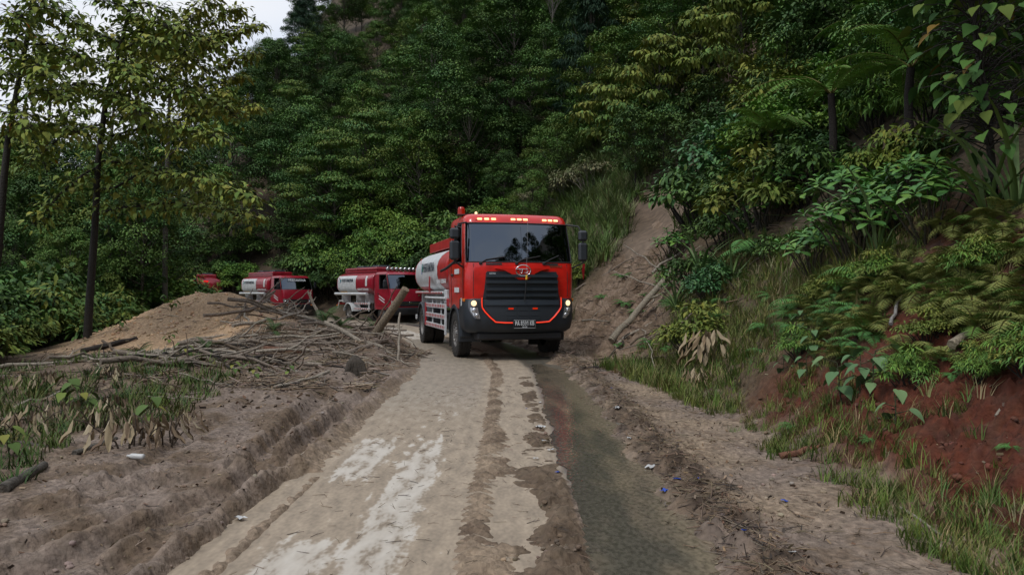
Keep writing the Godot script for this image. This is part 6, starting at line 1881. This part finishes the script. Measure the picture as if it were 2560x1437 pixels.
func build_debris() -> void:
	var grey := Color(0.33, 0.265, 0.205)
	var palew := Color(0.5, 0.43, 0.34)
	var brown := Color(0.19, 0.135, 0.09)
	var darkb := Color(0.05, 0.038, 0.03)
	# the larger pieces of the heap, each from its own two ends
	var list := [
		["log", "log", "thick sawn log leaning up out of the debris beside the truck", at(968, 790, 16.6), at(1014, 722, 16.3), 0.1, 0.088, Color(0.36, 0.28, 0.19), 0, 10],
		["split_branch", "branch", "reddish split branch standing upright beside the sawn log", at(952, 790, 17.0), at(992, 715, 17.0), 0.035, 0.012, Color(0.2, 0.11, 0.075), 1, 6],
		["spotted_branch", "branch", "upright white-spotted branch in front of the lettered windshield tanker", at(800, 800, 18.6), at(769, 728, 18.6), 0.05, 0.03, palew, 1, 7],
		["fallen_pole", "pole", "pale pole lying across behind the spotted branch", at(690, 775, 19.5), at(850, 782, 19.3), 0.05, 0.035, Color(0.36, 0.28, 0.18), 1, 7],
		["grey_log", "log", "pale grey crooked trunk running up the debris heap", at(850, 915, 14.6), at(965, 832, 16.4), 0.075, 0.05, grey, 2, 8],
		["grey_log", "log", "long grey trunk lying level in front of the mound debris", at(690, 905, 15.2), at(880, 885, 15.0), 0.06, 0.04, grey, 1, 8],
		["bark_log", "log", "red-brown log with peeling bark beneath the grey trunk", at(660, 915, 14.9), at(760, 912, 14.8), 0.07, 0.06, Color(0.22, 0.1, 0.055), 0, 8],
		["pale_pole", "pole", "straight pale pole sloping down to the mud", at(685, 992, 11.2), at(800, 938, 12.4), 0.03, 0.022, palew, 0, 6],
		["short_pole", "pole", "short pale pole end beside the dark stump", at(792, 950, 12.6), at(822, 928, 13.2), 0.035, 0.03, palew, 0, 6],
		["pale_branch", "branch", "pale forked branch lying high on the debris", at(672, 873, 16.2), at(770, 852, 16.6), 0.04, 0.02, palew, 2, 6],
		["dark_log", "log", "dark charred log leaning on the foot of the mound", at(205, 935, 15.2), at(340, 872, 16.4), 0.07, 0.05, darkb, 1, 8],
		["brown_stick", "stick", "brown crossed stick over the dark charred log", at(255, 850, 16.0), at(310, 945, 14.6), 0.03, 0.02, brown, 1, 6],
		["tan_stick", "stick", "long tan stick on the slope of the mound", at(405, 912, 15.4), at(535, 868, 16.0), 0.03, 0.02, palew, 0, 6],
		["grey_branch", "branch", "grey branch at the corner of the mud field", at(5, 1262, 5.6), at(110, 1185, 6.4), 0.05, 0.035, Color(0.13, 0.11, 0.09), 0, 8],
		["grey_branch", "branch", "grey branch sloping from the withered leaves to the mud", at(185, 1160, 6.9), at(290, 1110, 7.6), 0.03, 0.022, Color(0.16, 0.14, 0.11), 0, 6],
		["grey_branch", "branch", "dark thin branch half hidden in the weeds", at(50, 1125, 7.4), at(145, 1150, 7.2), 0.022, 0.015, Color(0.12, 0.1, 0.08), 0, 6],
		["fallen_log", "log", "thick pale fallen trunk leaning on the bank below the reeds", at(1528, 866, 14.8), at(1685, 690, 17.6), 0.085, 0.07, Color(0.44, 0.38, 0.28), 1, 9],
		["long_branch", "branch", "longest pale branch lying across the bare landslide face", at(1432, 690, 20.6), at(1625, 600, 21.2), 0.07, 0.03, grey, 1, 7],
		["long_branch", "branch", "straight branch crossing above the longest landslide branch", at(1445, 650, 21.0), at(1600, 575, 22.5), 0.04, 0.02, palew, 0, 6],
		["long_branch", "branch", "thin branch below the longest landslide branch", at(1440, 730, 19.8), at(1585, 650, 21.0), 0.035, 0.02, grey, 1, 6],
		["bare_branch", "branch", "bare pale branch reaching back from the fallen trunk top", at(1680, 692, 17.4), at(1548, 605, 18.2), 0.035, 0.012, palew, 2, 6],
		["bare_branch", "branch", "bare pale branch reaching back from the fallen trunk middle", at(1648, 728, 16.6), at(1512, 674, 17.4), 0.03, 0.012, palew, 1, 6],
		["bare_branch", "branch", "thin white branch hanging down beside the fallen trunk", at(1605, 840, 14.2), at(1650, 935, 12.9), 0.014, 0.008, palew, 1, 5],
		["bare_branch", "branch", "thin grey branch leaning on the truck side of the landslide", at(1430, 695, 18.5), at(1470, 660, 19.0), 0.03, 0.02, grey, 0, 6],
		["bleached_stick", "stick", "bleached crooked stick on the red bank among lacy ferns", at(2228, 826, 7.0), at(2262, 745, 7.5), 0.022, 0.014, Color(0.36, 0.34, 0.31), 1, 6],
		["wood_chunk", "wood", "splintered pale wood chunk on the red bank", at(2380, 862, 6.6), at(2450, 845, 6.8), 0.045, 0.02, Color(0.45, 0.37, 0.26), 0, 6],
		["wood_chunk", "wood", "reddish rotten wood piece at the foot of the red bank", at(1950, 1150, 6.7), at(2060, 1148, 6.7), 0.035, 0.018, Color(0.3, 0.13, 0.075), 1, 7],
		["white_stick", "stick", "long white stick lying on the sandy verge", at(2252, 1268, 5.1), at(2380, 1364, 4.5), 0.010, 0.008, Color(0.5, 0.45, 0.36), 0, 6],
		["thin_stick", "stick", "thin grey stick leaning on the red soil", at(2490, 1158, 5.6), at(2570, 1060, 5.9), 0.012, 0.008, palew, 0, 5],
		["thin_stick", "stick", "short brown stick on the verge beside a blue scrap", at(1950, 1262, 5.3), at(1995, 1310, 5.0), 0.010, 0.007, brown, 0, 5],
		["bent_root", "root", "pale bent root sticking up from the end of the heap", at(998, 822, 16.0), at(1000, 782, 16.2), 0.03, 0.022, palew, 1, 6],
	]
	for q in list:
		var a: Vector3 = q[3]
		var b: Vector3 = q[4]
		# nothing hangs in the air: uprights grow out of the ground, the rest lie on it
		var up_ := (b - a).normalized()
		if up_.y > 0.75 or String(q[2]).begins_with("thick sawn"):
			var gap := a.y - ground(a.x, -a.z) + 0.1
			if gap > 0.0: a -= up_ * gap / up_.y
		elif a.x < 0.0:
			a.y = minf(a.y, ground(a.x, -a.z) + 0.12); b.y = minf(b.y, ground(b.x, -b.z) + 0.12)
		elif String(q[2]).begins_with("bare pale branch"):
			var reach := b - a
			a = spot(1280.0 - a.x / a.z * FOC, HZ + (a.y - EYE) / a.z * FOC, 5.0)
			b = a + reach
		else:
			if a.y - ground(a.x, -a.z) > 0.2: a = spot(1280.0 - a.x / a.z * FOC, HZ + (a.y - EYE) / a.z * FOC, 5.0) + Vector3(0, 0.06, 0)
			if b.y - ground(b.x, -b.z) > 0.2: b = spot(1280.0 - b.x / b.z * FOC, HZ + (b.y - EYE) / b.z * FOC, 5.0) + Vector3(0, 0.06, 0)
		a.y = maxf(a.y, ground(a.x, -a.z) + q[5] * 0.3) if up_.y <= 0.75 and not String(q[2]).begins_with("thick sawn") else a.y
		b.y = maxf(b.y, ground(b.x, -b.z) + q[6] * 0.3)
		var mb := MB.new()
		mb.col = q[7]
		var mid := (a + b) * 0.5
		var p := bent(a - mid, b - mid, 0.0, 7, 0.008 if q[8] == 0 or q[5] > 0.06 else 0.022)
		mb.tube(p, taper(7, q[5], q[6]), q[9])
		for k in q[8] * 2:
			var o: Vector3 = p[R.randi_range(2, 6)]
			var e := o + (rdir() + (b - a).normalized() + Vector3(0, 0.25, 0)).normalized() * (b - a).length() * R.randf_range(0.1, 0.28)
			mb.tube(bent(o, e, 0.0, 3, 0.06), taper(3, q[6] * 0.6, q[6] * 0.2), 5)
		var n := obj(q[0], mb.mesh(), M.bark)
		n.position = mid
		tag(n, q[2], q[1])
	# torn green fern clumps lying in the heap
	var tfm := [frond_mesh(0.7, 0.16, 1.6, [Color(0.05, 0.1, 0.035), Color(0.06, 0.11, 0.03)], true, 13)]
	var tf := proto(make_fern("torn_fern", "torn green fern lying in the debris heap", tfm, 7, "torn ferns in the debris heap", 0.8))
	for q in [[-3.9, 17.2, 0.9], [-4.4, 17.8, 1.0], [-5.1, 16.2, 0.7], [-3.2, 17.6, 0.7], [-5.8, 14.4, 0.6], [-6.6, 13.4, 0.6]]: copy_of(tf, on(q[0], q[1], 0.05), R.randf() * TAU, q[2])
	# dark hollow stump
	var st := thing("hollow_stump", "dark weathered arched stump at the edge of the mud", "stump", on(-2.75, 13.35, -0.08), 0.3)
	st.scale = Vector3.ONE * 0.8
	for k in 5:
		var mb := MB.new()
		mb.col = Color(0.1, 0.08, 0.06)
		var x: float = [-0.16, -0.1, 0.0, 0.1, 0.17][k]
		mb.tube([Vector3(x, -0.1, 0.04 * k), Vector3(x * 1.1, 0.16, 0), Vector3(x * 0.75, 0.34, -0.02), Vector3(0.0, 0.44, -0.08), Vector3(-0.05, 0.4, -0.3)], [0.07, 0.075, 0.085, 0.1, 0.07], 8)
		obj("root", mb.mesh(), M.bark, st)
	# sticks of the heap, counted one by one
	var protos := []
	var kinds := [["grey_stick", "thin grey stick lying in the debris heap", grey], ["pale_stick", "thin pale barkless stick lying in the debris heap", palew], ["brown_twig_branch", "brown twiggy branch lying in the debris heap", brown], ["dark_stick", "dark brown stick lying in the debris heap", darkb]]
	for k in kinds.size():
		for v in 3: protos.append([k, stick_mesh(1.0 + v * 0.5, 0.016 + 0.007 * v, 0.03, [0, 1, 3, 1][k], kinds[k][2])])
	for v in 3: protos.append([1, stick_mesh(2.4, 0.034 + 0.006 * v, 0.02, 3, palew)])
	for v in 2: protos.append([0, stick_mesh(2.8, 0.045, 0.02, 4, grey)])
	for k in 330:
		var x: float
		var d: float
		var zone := k % 10
		if zone < 7:
			x = R.randf_range(-7.0, -2.2); d = R.randf_range(12.2, 18.6)
			if x > -3.6 and d < 13.6: continue
			if NZ.get_noise_2d(x * 7.0 + 20.0, d * 7.0) < -0.02: continue
			if x < -5.6 and d > 16.2: continue
		elif zone < 8: x = R.randf_range(-9.5, -4.3); d = R.randf_range(7.5, 13.5)
		elif zone < 9: x = R.randf_range(2.0, 4.6); d = R.randf_range(14.0, 22.0)
		else: x = R.randf_range(-6.5, -2.2); d = R.randf_range(16.0, 20.5)
		var q: Array = pick(protos if x < 0.0 and d > 12.0 else protos.slice(0, 12))
		var p := on(x, d, 0.0 + 0.08 * R.randf())
		var a := R.randfn(1.25, 0.6) * (1.0 if R.randf() < 0.85 else -1.0)
		var fwd := Vector3(sin(a), 0, -cos(a))
		var p2 := on(x + fwd.x * 0.4, d - fwd.z * 0.4)
		fwd.y = clampf((p2.y - ground(x, d)) / 0.4, -0.6, 0.6) + R.randf_range(-0.08, 0.1)
		var o := obj(kinds[q[0]][0], q[1], M.bark)
		o.transform = Transform3D(facing(fwd, Vector3.UP).scaled_local(Vector3.ONE * R.randf_range(0.5, 1.25)), p)
		tag(o, kinds[q[0]][1] if x < 0.0 else String(kinds[q[0]][1]).replace("in the debris heap", "at the foot of the landslide"), "stick", "loose sticks in the debris heap" if x < 0.0 else "loose sticks at the landslide foot")
	# fine twigs and bits
	var xf := []
	var cl := []
	var tw := MB.new()
	tw.tube([Vector3(0, 0, -0.5), Vector3(0.05, 0.02, 0.0), Vector3(-0.02, 0, 0.5)], [0.02, 0.022, 0.012], 4, false)
	tw.tube([Vector3(0.05, 0.02, 0.0), Vector3(0.22, 0.06, 0.28)], [0.014, 0.006], 4, false)
	for k in 13000:
		var x: float
		var d: float
		var z := R.randf()
		var l := R.randf_range(0.08, 0.3)
		if z < 0.58:
			x = R.randf_range(-9.0, -2.1); d = R.randf_range(11.0, 19.5); l *= 1.6
			if NZ.get_noise_2d(x * 14.0, d * 14.0) < -0.05: continue
			if pow((x + 7.6) / 2.4, 2.0) + pow((d - 18.6) / 2.8, 2.0) < 1.3 and R.randf() < 0.93: continue
		elif z < 0.75:
			d = 3.0 + 14.0 * pow(R.randf(), 1.6); x = 1.35 + R.randfn(0.0, 0.13); l *= 0.55
			if d > 12.0: x += centre_x(d).x + 0.3
		elif z < 0.86:
			d = 3.0 + 12.0 * pow(R.randf(), 1.6); x = R.randf_range(1.35, 3.0); l *= 0.5
			if NZ.get_noise_2d(x * 20.0, d * 20.0) < 0.0: continue
		elif z < 0.875:
			d = R.randf_range(3.0, 9.0); x = R.randf_range(-4.2, -1.8); l *= 0.4
		elif z < 0.915:
			d = R.randf_range(3.0, 12.0); x = R.randf_range(-1.5, 0.5); l *= 0.35
		else:
			x = R.randf_range(1.0, 5.5); d = R.randf_range(13.0, 25.0); l *= 1.8
		xf.append(Transform3D(facing(Vector3(R.randfn(), R.randfn() * 0.2, R.randfn()), Vector3.UP).scaled_local(Vector3(l, l, l)), on(x, d, 0.006 if x > -1.7 and x < 1.1 else 0.012)))
		if x > -1.7 and x < 1.1: xf[-1].origin.y = maxf(xf[-1].origin.y, 0.006)
		cl.append(tint(pick([brown, Color(0.26, 0.19, 0.13), Color(0.2, 0.15, 0.1), grey * Color(0.9, 0.9, 0.9), darkb] if x < -2.0 else [brown, darkb, Color(0.2, 0.15, 0.1), brown])))
	scatter("twig_litter", tw.mesh(), M.litter, xf, cl, "fine brown twigs and roots scattered over mud and debris")
	xf = []; cl = []
	var chip := MB.new()
	chip.put(T.chip, Transform3D(), Color.WHITE)
	for k in 7000:
		var x: float
		var d: float
		var z := R.randf()
		if z < 0.4:
			x = R.randf_range(-9.5, -2.2); d = R.randf_range(9.5, 19.5)
			if pow((x + 7.6) / 2.6, 2.0) + pow((d - 18.6) / 3.0, 2.0) < 1.2: continue
		elif z < 0.75:
			d = 3.0 + 14.0 * pow(R.randf(), 1.6); x = 1.38 + R.randfn(0.0, 0.16)
			if d > 12.0: x += centre_x(d).x + 0.3
		elif z < 0.9: d = 3.0 + 12.0 * pow(R.randf(), 1.5); x = R.randf_range(1.4, 4.0)
		else: d = R.randf_range(3.0, 9.0); x = R.randf_range(-4.0, -1.8)
		var l := R.randf_range(0.016, 0.06) * (1.6 if x < -2.2 and d > 9.0 else 0.75)
		xf.append(Transform3D(facing(rdir(), Vector3.UP + rdir() * 0.7).scaled_local(Vector3.ONE * l), on(x, d, 0.01)))
		cl.append(tint(pick([Color(0.09, 0.06, 0.04), Color(0.05, 0.035, 0.025), Color(0.17, 0.12, 0.075), Color(0.12, 0.07, 0.04), Color(0.26, 0.19, 0.12)])))
	scatter("leaf_litter", chip.mesh(), M.litter, xf, cl, "dead leaf fragments and bark bits on the mud")
	# clods of earth
	xf = []; cl = []
	var cm := MB.new()
	var P := []
	for j in 6:
		var row := PackedVector3Array()
		for i in 9:
			var v := Vector3(sin(PI * j / 5.0) * cos(TAU * i / 8.0), cos(PI * j / 5.0), sin(PI * j / 5.0) * sin(TAU * i / 8.0))
			row.append(v * (0.8 + 0.4 * NZ.get_noise_3d(v.x * 25.0, v.y * 25.0, v.z * 25.0)))
		P.append(row)
	cm.grid(P)
	for k in 4200:
		var x: float
		var d: float
		var z := R.randf()
		if z < 0.25: x = R.randf_range(-4.3, -1.72); d = 2.8 + 12.0 * pow(R.randf(), 1.4)
		elif z < 0.45: x = R.randf_range(-10.0, -5.2); d = R.randf_range(16.4, 19.6)
		elif z < 0.66: d = R.randf_range(4.2, 9.0); x = R.randf_range(2.6, 4.6)
		elif z < 0.8: x = R.randf_range(-0.05, 0.42); d = 3.0 + 5.5 * R.randf()
		else: x = R.randf_range(1.1, 2.8); d = 3.0 + 12.0 * R.randf()
		var n := NZ.get_noise_2d(x * 16.0 + 50.0, d * 16.0)
		if n < 0.0 and x > -5.0: continue
		var l := (2.2 if x < -5.0 else 1.0) * (0.008 + 0.03 * pow(R.randf(), 3.0)) * (1.15 if x > 2.6 else 0.75)
		xf.append(Transform3D(Basis(rdir(), R.randf() * 6.0).scaled(Vector3(1, 0.75, 1) * l), on(x, d, l * 0.2)))
		var c := soil(x, d, across(x, d), 0.0)
		cl.append(tint(c * 0.85, 0.2))
	scatter("earth_clods", cm.mesh(), M.litter, xf, cl, "small clods of mud and red earth")
	# litter: blue and white plastic scraps
	for q in [[1316, 1030, 0.035, "tiny blue scrap on the mud edge of the water"], [1395, 1182, 0.04, "blue scrap lying in the wheel track water edge"], [1692, 1198, 0.05, "crumpled blue scrap on the dark berm"], [1665, 1238, 0.07, "largest blue plastic scrap at the edge of the water"], [1530, 975, 0.03, "small blue scrap on the berm beside murky water"], [1860, 1330, 0.035, "blue scrap on the twig-covered berm"], [1962, 1253, 0.05, "blue wrapper scrap on the sandy verge"], [1748, 1205, 0.02, "tiny blue fleck on the twig-covered berm"]]:
		scrap("blue_scrap", q[3], q[0], q[1], q[2] * 0.65, M.plastic_blue, "blue plastic scraps along the water")
	for q in [[1543, 1038, 0.10, "largest white plastic scrap at the water edge"], [1630, 1178, 0.11, "long white plastic strip in the water edge"], [1350, 1012, 0.05, "small white scrap on the mud beside water"], [1352, 1072, 0.09, "white strip lying across the mud edge"], [1378, 1132, 0.05, "white foam bit on the silt"], [1340, 1160, 0.04, "thin white shred on the grey mud"], [1360, 1105, 0.04, "small white shred beside the white strip"], [1575, 1110, 0.05, "white foam scrap in murky water"], [600, 1318, 0.07, "white scrap in the muddy rut"], [1980, 1398, 0.03, "tiny white scrap on the verge soil"]]:
		scrap("white_scrap", q[3], q[0], q[1], q[2] * 0.7, M.plastic_white, "white plastic scraps on the mud")
	var bt := MB.new()
	bt.lathe([Vector2(0.001, 0), Vector2(0.03, 0.002), Vector2(0.033, 0.02), Vector2(0.031, 0.06), Vector2(0.033, 0.1), Vector2(0.03, 0.14), Vector2(0.013, 0.17), Vector2(0.013, 0.19), Vector2(0.001, 0.19)], 14, Transform3D(Basis(Vector3(0, 0, 1), 1.5), Vector3(0.09, 0.035, 0)), true)
	var bo := obj("plastic_bottle", bt.mesh(), M.plastic_white)
	bo.position = spot(340, 1150)
	bo.scale = Vector3.ONE * 0.8
	tag(bo, "crushed whitish plastic bottle beside the withered leaves", "bottle")
func scrap(called: String, label: String, px: float, py: float, s: float, m: Material, group: String) -> void:
	var b := MB.new()
	var P := []
	for j in 5:
		var row := PackedVector3Array()
		for i in 5:
			var e := 1.0 - 0.35 * R.randf() if (i == 0 or i == 4 or j == 0 or j == 4) else 1.0
			row.append(Vector3((i - 2) * 0.5 * s * e, R.randf_range(0.0, 0.35) * s, (j - 2) * 0.32 * s * e))
		P.append(row)
	b.grid(P, Vector3.UP)
	var o := obj(called, b.mesh(), m)
	var p := spot(px, py)
	p.y = maxf(p.y, 0.008)
	o.position = p + Vector3(0, 0.004, 0)
	o.rotation.y = R.randf() * TAU
	tag(o, label, "litter", group)
